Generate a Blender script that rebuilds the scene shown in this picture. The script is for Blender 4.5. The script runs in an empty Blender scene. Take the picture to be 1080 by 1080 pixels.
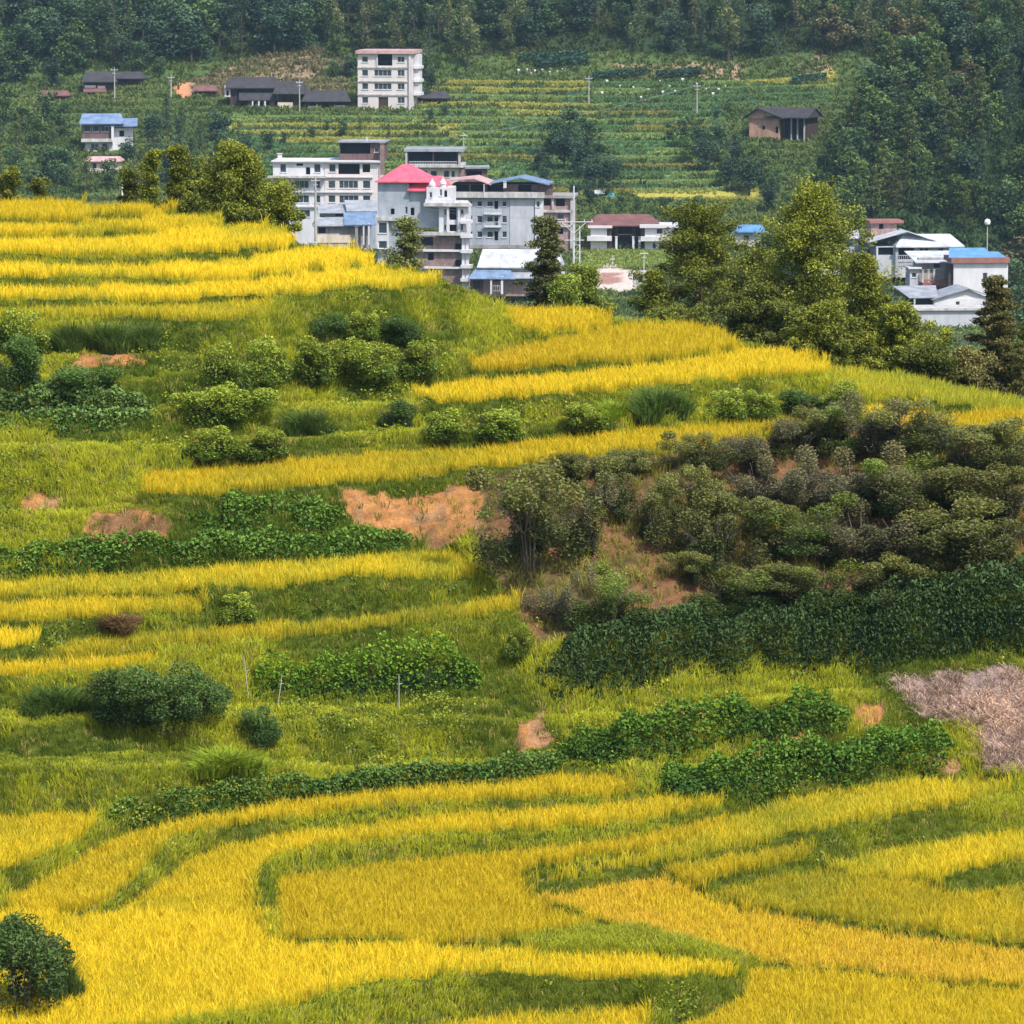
import bpy, math, random
import numpy as np
from mathutils import Vector, Matrix
R = math.radians
rng = np.random.default_rng(7)
random.seed(7)
S = bpy.context.scene
COL = S.collection

# ------------------------------------------------------------------ camera, world, sun, exposure
CAMZ = 75.0
FPX = 5138.0                      # focal length in pixels of a 1080 px wide picture
PITCH = math.atan(640.0/FPX)
cam = bpy.data.cameras.new('camera'); cam_o = bpy.data.objects.new('camera', cam); COL.objects.link(cam_o)
cam.sensor_width = 36; cam.lens = 36*FPX/1080; cam.clip_start = 0.5; cam.clip_end = 20000
cam_o.location = (0, 0, CAMZ); cam_o.rotation_euler = (math.pi/2-PITCH, 0, 0)
S.camera = cam_o
SUN_EL, SUN_AZ = R(52), R(38)     # azimuth: 0 = behind the camera, positive = to the right of it
W = bpy.data.worlds.new('World'); S.world = W; W.use_nodes = True
wn = W.node_tree; bg = wn.nodes['Background']
sky = wn.nodes.new('ShaderNodeTexSky'); sky.sky_type = 'NISHITA'; sky.sun_disc = False
sky.sun_elevation = SUN_EL; sky.sun_rotation = math.pi-SUN_AZ
sky.air_density = 1.2; sky.dust_density = 2.0
wn.links.new(sky.outputs[0], bg.inputs[0]); bg.inputs[1].default_value = 0.14
sun = bpy.data.lights.new('sun', 'SUN'); sun.energy = 3.6; sun.angle = R(0.6); sun.color = (1.0, 0.955, 0.88)
sun_o = bpy.data.objects.new('sun', sun); COL.objects.link(sun_o); sun_o.location = (60, -60, 300)
sd = Vector((math.sin(SUN_AZ)*math.cos(SUN_EL), -math.cos(SUN_AZ)*math.cos(SUN_EL), math.sin(SUN_EL)))
sun_o.rotation_euler = sd.to_track_quat('Z', 'Y').to_euler()
S.view_settings.view_transform = 'Standard'; S.view_settings.look = 'None'
S.view_settings.exposure = 0.62; S.view_settings.gamma = 1
S.render.engine = 'CYCLES'
S.cycles.max_bounces = 5; S.cycles.diffuse_bounces = 2; S.cycles.glossy_bounces = 2
S.cycles.transmission_bounces = 3; S.cycles.transparent_max_bounces = 4; S.cycles.volume_bounces = 0

# ------------------------------------------------------------------ helpers
cp, sp = math.cos(PITCH), math.sin(PITCH)
def ray_t(py):                     # drop per metre of forward distance
    cy = (540-np.asarray(py, float))/FPX
    return (sp-cy*cp)/(cp+cy*sp)
def ray_x(px, py):
    cy = (540-np.asarray(py, float))/FPX
    return (np.asarray(px, float)-540)/FPX/(cp+cy*sp)
def at(px, py, Y):
    return Vector((float(ray_x(px, py))*Y, Y, CAMZ-float(ray_t(py))*Y))
def ppm(Y): return FPX/Y           # pixels (of 1080) per metre

def tag(o, label=None, cat=None, group=None, kind=None):
    if label: o['label'] = label
    if cat: o['category'] = cat
    if group: o['group'] = group
    if kind: o['kind'] = kind
    return o
def empty(name, loc, rz=0, parent=None):
    o = bpy.data.objects.new(name, None); COL.objects.link(o); o.empty_display_size = 0.3
    o.location = loc; o.rotation_euler = (0, 0, rz)
    if parent: o.parent = parent
    return o
def np_obj(name, V, F, mats, parent=None, vcol=None, smooth=False, matidx=None, loc=None):
    """V (n,3); F list of equal-width index arrays; vcol (n,3) colour stored as attribute 'col'"""
    me = bpy.data.meshes.new(name)
    V = np.ascontiguousarray(V, dtype=np.float32)
    if not isinstance(F, (list, tuple)): F = [F]
    F = [np.asarray(f, dtype=np.int32) for f in F if len(f)]
    me.vertices.add(len(V)); me.vertices.foreach_set('co', V.ravel())
    nl = sum(f.size for f in F); nf = sum(len(f) for f in F)
    me.loops.add(nl); me.polygons.add(nf)
    me.loops.foreach_set('vertex_index', np.concatenate([f.ravel() for f in F]))
    tot = np.concatenate([np.full(len(f), f.shape[1], dtype=np.int32) for f in F])
    st = np.zeros(nf, dtype=np.int32); st[1:] = np.cumsum(tot)[:-1]
    me.polygons.foreach_set('loop_start', st)
    if matidx is not None: me.polygons.foreach_set('material_index', np.asarray(matidx, dtype=np.int32))
    me.polygons.foreach_set('use_smooth', np.full(nf, smooth))
    if vcol is not None:
        a = me.attributes.new('col', 'FLOAT_COLOR', 'POINT')
        c = np.ones((len(V), 4), dtype=np.float32); c[:, :3] = vcol
        a.data.foreach_set('color', c.ravel())
    me.update(calc_edges=True); me.validate()
    for m in (mats if isinstance(mats, (list, tuple)) else [mats]): me.materials.append(m)
    o = bpy.data.objects.new(name, me); COL.objects.link(o)
    if parent: o.parent = parent
    if loc is not None: o.location = loc
    return o

class MB:
    def __init__(s): s.v = []; s.f = []
    def quad(s, a, b, c, d):
        n = len(s.v); s.v += [a, b, c, d]; s.f.append((n, n+1, n+2, n+3))
    def tri(s, a, b, c):
        n = len(s.v); s.v += [a, b, c]; s.f.append((n, n+1, n+2))
    def box(s, x0, x1, y0, y1, z0, z1):
        n = len(s.v)
        s.v += [(x0,y0,z0),(x1,y0,z0),(x1,y1,z0),(x0,y1,z0),(x0,y0,z1),(x1,y0,z1),(x1,y1,z1),(x0,y1,z1)]
        s.f += [(n,n+3,n+2,n+1),(n+4,n+5,n+6,n+7),(n,n+1,n+5,n+4),(n+1,n+2,n+6,n+5),(n+2,n+3,n+7,n+6),(n+3,n,n+4,n+7)]
        return s
    def slab(s, pts, th):            # polygon plate: pts counter-clockwise from above, given thickness downward
        n = len(s.v); k = len(pts)
        s.v += [tuple(p) for p in pts]+[(p[0], p[1], p[2]-th) for p in pts]
        s.f.append(tuple(range(n, n+k))); s.f.append(tuple(range(n+2*k-1, n+k-1, -1)))
        for i in range(k):
            j = (i+1) % k; s.f.append((n+i, n+k+i, n+k+j, n+j))
        return s
    def tube(s, p, q, r0, r1=None, k=6):
        r1 = r0 if r1 is None else r1
        p, q = Vector(p), Vector(q); d = (q-p).normalized()
        a = d.orthogonal().normalized(); b = d.cross(a); n = len(s.v)
        for c, r in ((p, r0), (q, r1)):
            for i in range(k):
                t = 2*math.pi*i/k; s.v.append(tuple(c+a*math.cos(t)*r+b*math.sin(t)*r))
        for i in range(k):
            j = (i+1) % k; s.f.append((n+i, n+j, n+k+j, n+k+i))
        s.f.append(tuple(range(n+k-1, n-1, -1))); s.f.append(tuple(range(n+k, n+2*k)))
        return s
    def build(s, name, mat, parent=None, loc=None, rz=0, smooth=False):
        me = bpy.data.meshes.new(name); me.from_pydata(s.v, [], s.f); me.update()
        for m in (mat if isinstance(mat, (list, tuple)) else [mat]): me.materials.append(m)
        if smooth:
            for p in me.polygons: p.use_smooth = True
        o = bpy.data.objects.new(name, me); COL.objects.link(o)
        if parent: o.parent = parent
        if loc is not None: o.location = loc; o.rotation_euler = (0, 0, rz)
        return o

_tab = rng.random((64, 64, 8))
def vnoise(x, y, ch=0):
    x = np.asarray(x, float); y = np.asarray(y, float)
    xi = np.floor(x).astype(int); yi = np.floor(y).astype(int); fx = x-xi; fy = y-yi
    fx = fx*fx*(3-2*fx); fy = fy*fy*(3-2*fy); T = _tab[:, :, ch]
    a = T[xi & 63, yi & 63]; b = T[(xi+1) & 63, yi & 63]; c = T[xi & 63, (yi+1) & 63]; d = T[(xi+1) & 63, (yi+1) & 63]
    return (a*(1-fx)+b*fx)*(1-fy)+(c*(1-fx)+d*fx)*fy
def fbm(x, y, ch=0, o=3):
    r = 0; w = 0.5; 
    for i in range(o): r = r+w*vnoise(x*2**i+17*i, y*2**i+5*i, ch); w *= 0.5
    return r/(1-0.5**o)

# ------------------------------------------------------------------ materials
def lin(c):                         # sRGB 0..255 -> linear
    return tuple(((v/255)/12.92 if v/255 <= 0.04045 else ((v/255+0.055)/1.055)**2.4) for v in c)
def mat_base(name, rough=0.85, spec=0.25):
    m = bpy.data.materials.new(name); m.use_nodes = True; nt = m.node_tree
    b = nt.nodes['Principled BSDF']; b.inputs['Roughness'].default_value = rough
    b.inputs['Specular IOR Level'].default_value = spec
    return m, nt, b
def mat_leaf(name, transl=0.3, rough=0.6, spec=0.3, tint=(1, 1, 1)):
    m, nt, b = mat_base(name, rough, spec)
    at_ = nt.nodes.new('ShaderNodeAttribute'); at_.attribute_name = 'col'
    mul = nt.nodes.new('ShaderNodeMix'); mul.data_type = 'RGBA'; mul.blend_type = 'MULTIPLY'; mul.inputs[0].default_value = 1
    nt.links.new(at_.outputs['Color'], mul.inputs[6]); 
    oi = nt.nodes.new('ShaderNodeObjectInfo'); rmp = nt.nodes.new('ShaderNodeMapRange')
    rmp.inputs[3].default_value = 0.78; rmp.inputs[4].default_value = 1.22
    nt.links.new(oi.outputs['Random'], rmp.inputs[0])
    cmb = nt.nodes.new('ShaderNodeCombineColor')
    for i in range(3):
        mm = nt.nodes.new('ShaderNodeMath'); mm.operation = 'MULTIPLY'; mm.inputs[1].default_value = tint[i]
        nt.links.new(rmp.outputs[0], mm.inputs[0]); nt.links.new(mm.outputs[0], cmb.inputs[i])
    nt.links.new(cmb.outputs[0], mul.inputs[7])
    nt.links.new(mul.outputs[2], b.inputs['Base Color'])
    if transl > 0:
        tr = nt.nodes.new('ShaderNodeBsdfTranslucent'); mx = nt.nodes.new('ShaderNodeMixShader'); mx.inputs[0].default_value = transl
        nt.links.new(mul.outputs[2], tr.inputs[0]); nt.links.new(b.outputs[0], mx.inputs[1]); nt.links.new(tr.outputs[0], mx.inputs[2])
        nt.links.new(mx.outputs[0], nt.nodes['Material Output'].inputs[0])
    return m
def mat_ground(name):
    m, nt, b = mat_base(name, 0.95, 0.1)
    at_ = nt.nodes.new('ShaderNodeAttribute'); at_.attribute_name = 'col'
    n1 = nt.nodes.new('ShaderNodeTexNoise'); n1.inputs['Scale'].default_value = 2.2; n1.inputs['Detail'].default_value = 8; n1.inputs['Roughness'].default_value = .8
    geo = nt.nodes.new('ShaderNodeNewGeometry'); nt.links.new(geo.outputs['Position'], n1.inputs['Vector'])
    mr = nt.nodes.new('ShaderNodeMapRange'); mr.inputs[1].default_value = .3; mr.inputs[2].default_value = .7; mr.inputs[3].default_value = .4; mr.inputs[4].default_value = 1.6
    nt.links.new(n1.outputs[0], mr.inputs[0])
    mul = nt.nodes.new('ShaderNodeMix'); mul.data_type = 'RGBA'; mul.blend_type = 'MULTIPLY'; mul.inputs[0].default_value = 1
    nt.links.new(at_.outputs['Color'], mul.inputs[6]); nt.links.new(mr.outputs[0], mul.inputs[7])
    nt.links.new(mul.outputs[2], b.inputs['Base Color'])
    bp = nt.nodes.new('ShaderNodeBump'); bp.inputs['Strength'].default_value = .9; bp.inputs['Distance'].default_value = .35
    nt.links.new(n1.outputs[0], bp.inputs['Height']); nt.links.new(bp.outputs[0], b.inputs['Normal'])
    return m
def mat_wall(name, col, col2=None, scale=0.5, rough=0.85, stain=0.5, brick=None, metal=0):
    m, nt, b = mat_base(name, rough, .25)
    col2 = col2 or tuple(c*0.72 for c in col)
    tc = nt.nodes.new('ShaderNodeTexCoord'); mp = nt.nodes.new('ShaderNodeMapping'); mp.inputs['Scale'].default_value = (scale, scale, scale*0.35)
    n = nt.nodes.new('ShaderNodeTexNoise'); n.inputs['Detail'].default_value = 7; n.inputs['Roughness'].default_value = .65; n.inputs['Scale'].default_value = 1.0
    nt.links.new(tc.outputs['Object'], mp.inputs[0]); nt.links.new(mp.outputs[0], n.inputs['Vector'])
    mr = nt.nodes.new('ShaderNodeMapRange'); mr.inputs[1].default_value = .38; mr.inputs[2].default_value = .62; mr.inputs[4].default_value = min(1, stain*1.5)
    nt.links.new(n.outputs[0], mr.inputs[0])
    mx = nt.nodes.new('ShaderNodeMix'); mx.data_type = 'RGBA'
    mx.inputs[6].default_value = (*col, 1); mx.inputs[7].default_value = (*col2, 1); nt.links.new(mr.outputs[0], mx.inputs[0])
    out = mx.outputs[2]
    if brick:
        bk = nt.nodes.new('ShaderNodeTexBrick'); bk.inputs['Scale'].default_value = 1; bk.inputs['Brick Width'].default_value = .5; bk.inputs['Row Height'].default_value = .16
        bk.inputs['Mortar Size'].default_value = .02; bk.inputs['Color1'].default_value = (1, 1, 1, 1); bk.inputs['Color2'].default_value = (.7, .7, .7, 1); bk.inputs['Mortar'].default_value = (brick, brick, brick, 1)
        rot = nt.nodes.new('ShaderNodeMapping'); rot.inputs['Rotation'].default_value = (math.pi/2, 0, 0)
        nt.links.new(tc.outputs['Object'], rot.inputs[0]); nt.links.new(rot.outputs[0], bk.inputs['Vector'])
        m2 = nt.nodes.new('ShaderNodeMix'); m2.data_type = 'RGBA'; m2.blend_type = 'MULTIPLY'; m2.inputs[0].default_value = 1
        nt.links.new(out, m2.inputs[6]); nt.links.new(bk.outputs[0], m2.inputs[7]); out = m2.outputs[2]
    nt.links.new(out, b.inputs['Base Color']); b.inputs['Metallic'].default_value = metal
    return m
def mat_roof(name, col, pitch=0.3, rough=.6, metal=0.0):
    m, nt, b = mat_base(name, rough, .3)
    tc = nt.nodes.new('ShaderNodeTexCoord'); wv = nt.nodes.new('ShaderNodeTexWave'); wv.inputs['Scale'].default_value = pitch; wv.bands_direction = 'X'
    nt.links.new(tc.outputs['Object'], wv.inputs['Vector'])
    n = nt.nodes.new('ShaderNodeTexNoise'); n.inputs['Scale'].default_value = .6; n.inputs['Detail'].default_value = 6; nt.links.new(tc.outputs['Object'], n.inputs['Vector'])
    mr = nt.nodes.new('ShaderNodeMapRange'); mr.inputs[1].default_value = .35; mr.inputs[2].default_value = .7
    nt.links.new(n.outputs[0], mr.inputs[0])
    mx = nt.nodes.new('ShaderNodeMix'); mx.data_type = 'RGBA'; mx.inputs[6].default_value = (*col, 1); mx.inputs[7].default_value = (*[c*.6 for c in col], 1)
    nt.links.new(mr.outputs[0], mx.inputs[0]); nt.links.new(mx.outputs[2], b.inputs['Base Color'])
    bp = nt.nodes.new('ShaderNodeBump'); bp.inputs['Strength'].default_value = .5; bp.inputs['Distance'].default_value = .08
    nt.links.new(wv.outputs[0], bp.inputs['Height']); nt.links.new(bp.outputs[0], b.inputs['Normal']); b.inputs['Metallic'].default_value = metal
    return m

M = {}
M['rice'] = mat_leaf('rice_plants', .35, .6, .2)
M['grass'] = mat_leaf('grass_blades', .35, .65, .2)
M['leaf'] = mat_leaf('shrub_leaves', .3, .55, .35)
M['glossleaf'] = mat_leaf('crop_leaves', .25, .65, .15)
M['needle'] = mat_leaf('tree_leaves', .25, .6, .25)
M['forest'] = mat_leaf('forest_leaves', .2, .7, .15)
M['ground'] = mat_ground('earth_and_turf')
M['bark'] = mat_wall('bark', (.09, .065, .045), (.04, .03, .022), 3)
M['twig'] = mat_wall('grey_twigs', (.13, .105, .085), (.07, .055, .045), 3)
M['white'] = mat_wall('white_tiles', (.62, .61, .65), (.45, .44, .46), .5, .6, .45)
M['pinkwhite'] = mat_wall('pinkish_tiles', (.62, .565, .56), (.55, .48, .47), .5, .6, .4)
M['grey'] = mat_wall('grey_and_shaded_render', (.37, .39, .45), (.25, .29, .33), .6, .85, .7)
M['palegrey'] = mat_wall('pale_cement', (.47, .48, .53), (.36, .37, .40), .6, .85, .6)
M['concrete'] = mat_wall('concrete', (.36, .34, .33), (.2, .19, .19), .8, .9, .8)
M['slab'] = mat_wall('cement_band', (.52, .50, .50), (.3, .29, .28), 1.0, .85, .8)
M['brick'] = mat_wall('brown_brick', (.34, .24, .22), (.22, .15, .13), 1.2, .9, .8, brick=.55)
M['pinkbrick'] = mat_wall('pinkish_brick', (.44, .30, .29), (.3, .2, .19), 1.2, .9, .8, brick=.7)
M['cream'] = mat_wall('cream_render', (.68, .58, .48), (.45, .38, .3), .8, .85, .6)
M['earth'] = mat_wall('rammed_earth', (.50, .30, .21), (.33, .2, .15), .8, .95, .7)
M['wood'] = mat_wall('dark_timber', (.07, .045, .04), (.035, .025, .022), 1.5, .8, .8)
M['brownwall'] = mat_wall('brown_panel', (.16, .10, .10), (.09, .06, .06), 1.2, .85, .7)
M['dark'] = mat_wall('painted_interior_shade', (.028, .032, .045), (.015, .016, .022), 1, .9, .5)  # near-black colour stands in for the shade inside openings
M['redtrim'] = mat_wall('red_cornice', (.30, .13, .11), (.2, .1, .09), 1, .8, .6)
M['pinkroof'] = mat_roof('pink_metal_roof', (.80, .13, .20), 1.2, .45)
M['palepink'] = mat_roof('faded_pink_roof', (.62, .38, .38), 1.2, .5)
M['blueroof'] = mat_roof('blue_metal_roof', (.19, .27, .42), 1.2, .45)
M['tarp'] = mat_roof('bright_blue_roof', (.14, .33, .62), 1.2, .4)
M['whiteroof'] = mat_roof('pale_metal_roof', (.56, .58, .64), 1.2, .45)
M['greyroof'] = mat_roof('grey_sheet_roof', (.34, .36, .40), 1.2, .5)
M['tileroof'] = mat_roof('dark_tile_roof', (.058, .055, .062), 1.6, .85)
M['redtile'] = mat_roof('brown_tile_roof', (.20, .095, .09), 1.6, .85)
M['teal'] = mat_roof('teal_sheet', (.10, .42, .42), 1.2, .5)
M['frame'] = mat_wall('window_frame', (.55, .55, .56), None, 1, .5)
M['pole'] = mat_wall('concrete_pole', (.42, .40, .36), None, 1, .85)
M['steel'] = mat_wall('galvanised_steel', (.62, .63, .66), None, 1, .5)
M['wire'] = mat_wall('cable', (.30, .30, .32), None, 1, .6)
M['bag'] = mat_wall('white_cloth', (.6, .6, .62), None, 1, .8)
M['path'] = mat_wall('pale_concrete_yard', (.55, .47, .42), (.38, .30, .26), .25, .95, .8)
g_, nt_, b_ = mat_base('window_glass', .12, .6); b_.inputs['Base Color'].default_value = (.035, .05, .065, 1); M['glass'] = g_
g_, nt_, b_ = mat_base('lamp_globe', .3, .5); b_.inputs['Base Color'].default_value = (.8, .8, .8, 1); M['globe'] = g_

def smooth_interp(x, pts):
    xs = [p[0] for p in pts]; ys = [p[1] for p in pts]
    return np.interp(x, xs, ys)
def in_poly(X, Y, poly):
    inside = np.zeros(X.shape, bool); n = len(poly)
    for i in range(n):
        x0, y0 = poly[i]; x1, y1 = poly[(i+1) % n]
        if y0 == y1: continue
        c = ((Y >= min(y0, y1)) & (Y < max(y0, y1)))
        xx = x0+(Y-y0)*(x1-x0)/(y1-y0)
        inside ^= c & (X < xx)
    return inside
def chaikin(p, n=3):
    for _ in range(n):
        q = [p[0]]
        for a, b in zip(p[:-1], p[1:]): q += [(a[0]*.75+b[0]*.25, a[1]*.75+b[1]*.25), (a[0]*.25+b[0]*.75, a[1]*.25+b[1]*.75)]
        p = q+[p[-1]]
    return p
def band(top, bot): return chaikin(list(top))+list(reversed(chaikin(list(bot))))
# ------------------------------------------------------------------ the terraced hill: outlines of its levels, as seen
CREST = [(-200,203),(0,205),(90,208),(178,213),(190,218),(225,220),(240,230),(298,232),(316,249),(385,257),(396,271),(450,281),(480,292),(510,308),(528,316),(620,317),(650,330),(700,331),(760,338),(782,356),(850,366),(880,380),(960,388),(1020,401),(1080,413),(1280,450)]
# (label, ripeness, top/back edge, bottom/front edge)
FIELDS = [
 ('golden rice on the very top terrace of the hill, against the trees', 1.0, [(-200,203),(0,205),(90,208),(180,213)], [(-200,223),(0,224),(90,225),(185,219)]),
 ('narrow golden rice strip just below the top terrace, ending in front of the left pines', .95, [(-200,227),(0,228),(90,229),(186,221),(226,220)], [(-200,240),(60,241),(150,239),(232,233)]),
 ('golden rice strip ending bluntly under the rounded pine at the left', 1.0, [(-200,246),(90,247),(160,241),(240,231),(297,232),(313,247)], [(-200,262),(0,264),(90,264),(180,260),(270,255),(312,251)]),
 ('golden rice strip running right to the skyline below the blue shed roof', 1.0, [(-200,270),(0,270),(90,274),(180,272),(270,265),(325,251),(385,257),(393,269)], [(-200,285),(0,286),(90,288),(180,288),(270,284),(330,280),(391,273)]),
 ('golden rice strip ending at the rounded grassy shoulder below the pink roofed house', 1.0, [(-200,298),(90,297),(180,293),(270,289),(340,280),(396,274),(450,282),(466,290)], [(-200,308),(60,311),(180,309),(270,306),(330,300),(390,298),(440,295),(464,292)]),
 ('short pale rice strip above the dark grass clumps at the left', .85, [(-200,324),(20,321),(70,316),(130,318),(200,314),(280,310)], [(-200,334),(60,331),(160,332),(230,331),(284,324)]),
 ('small golden rice patch on the skyline beside the lone conifer', 1.05, [(527,317),(560,316),(620,317),(644,328)], [(545,338),(565,345),(600,343),(641,337)]),
 ('golden rice terrace on the skyline left of the big pines', 1.08, [(493,374),(560,356),(640,337),(700,332),(760,338),(779,352)], [(498,381),(530,383),(600,376),(700,371),(776,362)]),
 ('long golden rice strip ending at the foot of the big pines', 1.05, [(430,403),(500,394),(600,386),(700,377),(792,360),(850,366),(874,382)], [(436,413),(480,419),(560,412),(660,403),(740,395),(800,390),(872,388)]),
 ('greenish yellow rice on the right skyline below the pines', .72, [(872,381),(960,388),(1020,401),(1080,413),(1280,450)], [(882,401),(900,416),(960,412),(1010,425),(1075,423),(1280,460)]),
 ('small orange rice patch above the grey shrubs', 1.12, [(912,426),(930,421),(955,420),(978,430)], [(912,436),(935,441),(968,441)]),
 ('golden rice wedge at the right edge above the shrub slope', 1.05, [(982,434),(1060,423),(1280,440)], [(1000,451),(1040,456),(1080,450),(1280,465)]),
 ('longest golden rice strip, curving above the bare red bank', .97, [(145,493),(250,484),(360,473),(500,465),(600,455),(720,443),(800,437),(862,432)], [(152,512),(200,515),(300,508),(400,500),(520,486),(620,478),(700,468),(780,455),(864,445)]),
 ('yellow green rice strip below the bean hedge, ending at a rounded corner', .88, [(-200,605),(0,606),(120,598),(250,590),(360,581),(440,573),(482,575),(499,590)], [(-200,623),(0,622),(200,616),(360,603),(450,600),(499,602)]),
 ('short yellow rice strip above the reddish dry weeds', .93, [(-200,632),(0,631),(120,621),(214,623)], [(-200,652),(0,649),(120,640),(214,636)]),
 ('small bright rice patch at the left edge between two green banks', .95, [(-200,662),(0,660),(36,659)], [(-200,673),(0,674),(38,669)]),
 ('yellow green rice strip running from the reddish weeds to the shrub slope', .85, [(60,669),(180,659),(300,650),(400,642),(480,630),(540,621)], [(60,682),(110,680),(200,672),(300,664),(400,655),(480,646),(545,636)]),
 ('short rice strip above the big blue green shrub', 1.0, [(-200,697),(0,693),(90,686),(165,681)], [(-200,712),(0,708),(90,702),(166,692)]),
 ('rice wedge at the left edge below the tall grassy bank', .92, [(-200,870),(0,856),(60,848),(98,851)], [(-200,960),(0,910),(40,893),(78,880),(99,862)]),
 ('curving rice terrace directly under the long low bean row', 1.0, [(0,942),(60,910),(108,882),(165,862),(250,846),(340,832),(440,820),(560,812),(640,808),(666,815)], [(30,956),(105,948),(138,920),(163,896),(178,876),(240,864),(330,852),(440,840),(560,832),(664,827)]),
 ('curving rice terrace between two narrow green banks at lower left', .98, [(112,957),(160,928),(198,898),(240,880),(330,869),(400,859),(500,849),(600,843),(680,836),(722,822),(766,820)], [(292,990),(276,965),(264,930),(272,906),(318,888),(400,878),(500,869),(600,864),(700,854),(768,838)]),
 ('broad rice field sweeping along the bottom left of the terraces', 1.02, [(-200,990),(0,945),(110,958),(160,950),(262,955),(290,990),(400,984),(480,990),(560,996),(640,1000),(700,998),(776,1012)], [(-200,1110),(0,1092),(100,1082),(180,1072),(280,1058),(350,1037),(440,1020),(500,1018),(600,1024),(700,1022),(776,1016)]),
 ('rice field enclosed by the hooked green bank at the bottom centre', 1.0, [(290,919),(370,905),(500,894),(600,884),(690,872),(772,851)], [(292,984),(400,982),(480,988),(550,982),(600,974),(640,966),(560,944),(550,924),(562,906),(640,894),(720,884),(765,862)]),
 ('rice tongue running right under the clipped bean hedge', .86, [(722,884),(768,852),(820,838),(900,822),(1000,812),(1060,812),(1070,822)], [(560,925),(640,911),(740,894),(800,880),(860,865),(960,848),(1030,834)]),
 ('short drooping rice strip above a shaded green ditch', .96, [(700,908),(760,896),(838,881),(858,887)], [(736,926),(762,918),(800,905),(850,895)]),
 ('flattened orange rice field at the bottom right centre', 1.26, [(560,938),(640,921),(710,913),(740,932),(790,951),(870,961),(960,976),(1080,991),(1280,1020)], [(640,962),(720,981),(780,1002),(860,1010),(960,1020),(1080,1031),(1280,1060)]),
 ('rice band at the right edge above the short green ditch', .84, [(862,906),(940,886),(1010,876),(1280,850)], [(905,914),(985,919),(1000,913),(1042,904),(1080,895),(1280,885)]),
 ('mottled rice field at the right between ditch and orange field', .88, [(745,934),(800,919),(862,909),(985,922),(1005,938),(1080,922),(1280,900)], [(792,948),(870,957),(960,972),(1080,987),(1280,1015)]),
 ('rice field in the bottom right corner', .98, [(782,1014),(860,1013),(960,1024),(1080,1035),(1280,1063)], [(786,1040),(750,1062),(692,1085),(690,1170),(950,1170),(1280,1170)]),
 ('rice strip along the bottom edge below the thick green bank', 1.0, [(390,1082),(470,1070),(560,1058),(640,1055),(682,1056)], [(380,1170),(688,1170)]),
]
C0, C1, R0, R1, ST = -104, 1184, 184, 1132, 4
cols = np.arange(C0, C1+1, ST); rows = np.arange(R0, R1+1, ST)
PX, PY = np.meshgrid(cols, rows)
nr, nc = PX.shape
crest = smooth_interp(cols, CREST)
LAB = np.full((nr, nc), -1, int)
for i, (lb, rp, tp, bt) in enumerate(FIELDS):
    LAB[in_poly(PX, PY, band(tp, bt))] = i
def zone(poly): return in_poly(PX, PY, poly)
slope = np.full((nr, nc), 1.25)
Z_LEFT = zone([(-200,334),(300,326),(470,300),(545,340),(480,380),(430,420),(900,404),(900,430),(400,470),(140,490),(-200,505)])
Z_LOW = zone([(-200,700),(170,690),(540,640),(570,760),(600,800),(100,865),(-200,860)])
Z_SHRUB = zone([(495,500),(600,480),(700,472),(880,445),(1000,452),(1280,462),(1280,600),(1080,605),(900,632),(700,652),(560,680),(535,620),(500,580)])
Z_HEDGE = zone([(550,680),(700,652),(900,632),(1080,600),(1280,590),(1280,830),(1030,805),(780,840),(600,805)])
Z_MIDL = zone([(-200,516),(150,516),(360,508),(500,498),(500,570),(440,572),(-200,605)])
slope[Z_LEFT] = .55; slope[Z_LOW] = .7; slope[Z_SHRUB] = .5; slope[Z_HEDGE] = .55; slope[Z_MIDL] = .55
PASTURE = zone([(540,985),(600,975),(680,970),(760,982),(800,1015),(700,998),(600,1001),(560,998)])
slope[PASTURE & (LAB < 0)] = .1
# ledges: narrow level strips that break the long banks into steps
LEDGE = np.zeros((nr, nc), bool)
LPX = PX+0*PY; LPY = PY+(fbm(PX/60., PY/60., 4)-.5)*10
for L_ in ([(-200,395),(150,392),(300,384),(420,376),(500,372)], [(-200,372),(60,368),(160,364),(210,368)], [(-200,432),(200,428),(330,424),(430,420)], [(-200,470),(150,466),(300,456),(480,446),(700,432),(860,422)],
           [(-200,538),(60,536),(180,532)], [(-200,745),(120,748),(300,742),(420,738),(530,734)], [(-200,790),(100,792),(200,790)], [(590,752),(700,744),(800,734),(930,720)], [(640,800),(760,806),(900,794),(1010,782)]):
    yy = np.interp(PX, [p[0] for p in L_], [p[1] for p in L_]); LEDGE |= (np.abs(LPY-yy) < 4.5) & (PX <= L_[-1][0])
for Z_ in (Z_LEFT, Z_LOW, Z_MIDL, Z_HEDGE): slope[Z_] = np.where(LEDGE[Z_], .06, slope[Z_]*1.55)
isr = LAB >= 0
LEDGE &= ~isr
slope[isr] = .05
T = ray_t(PY)
tr = ray_t(rows)
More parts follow.
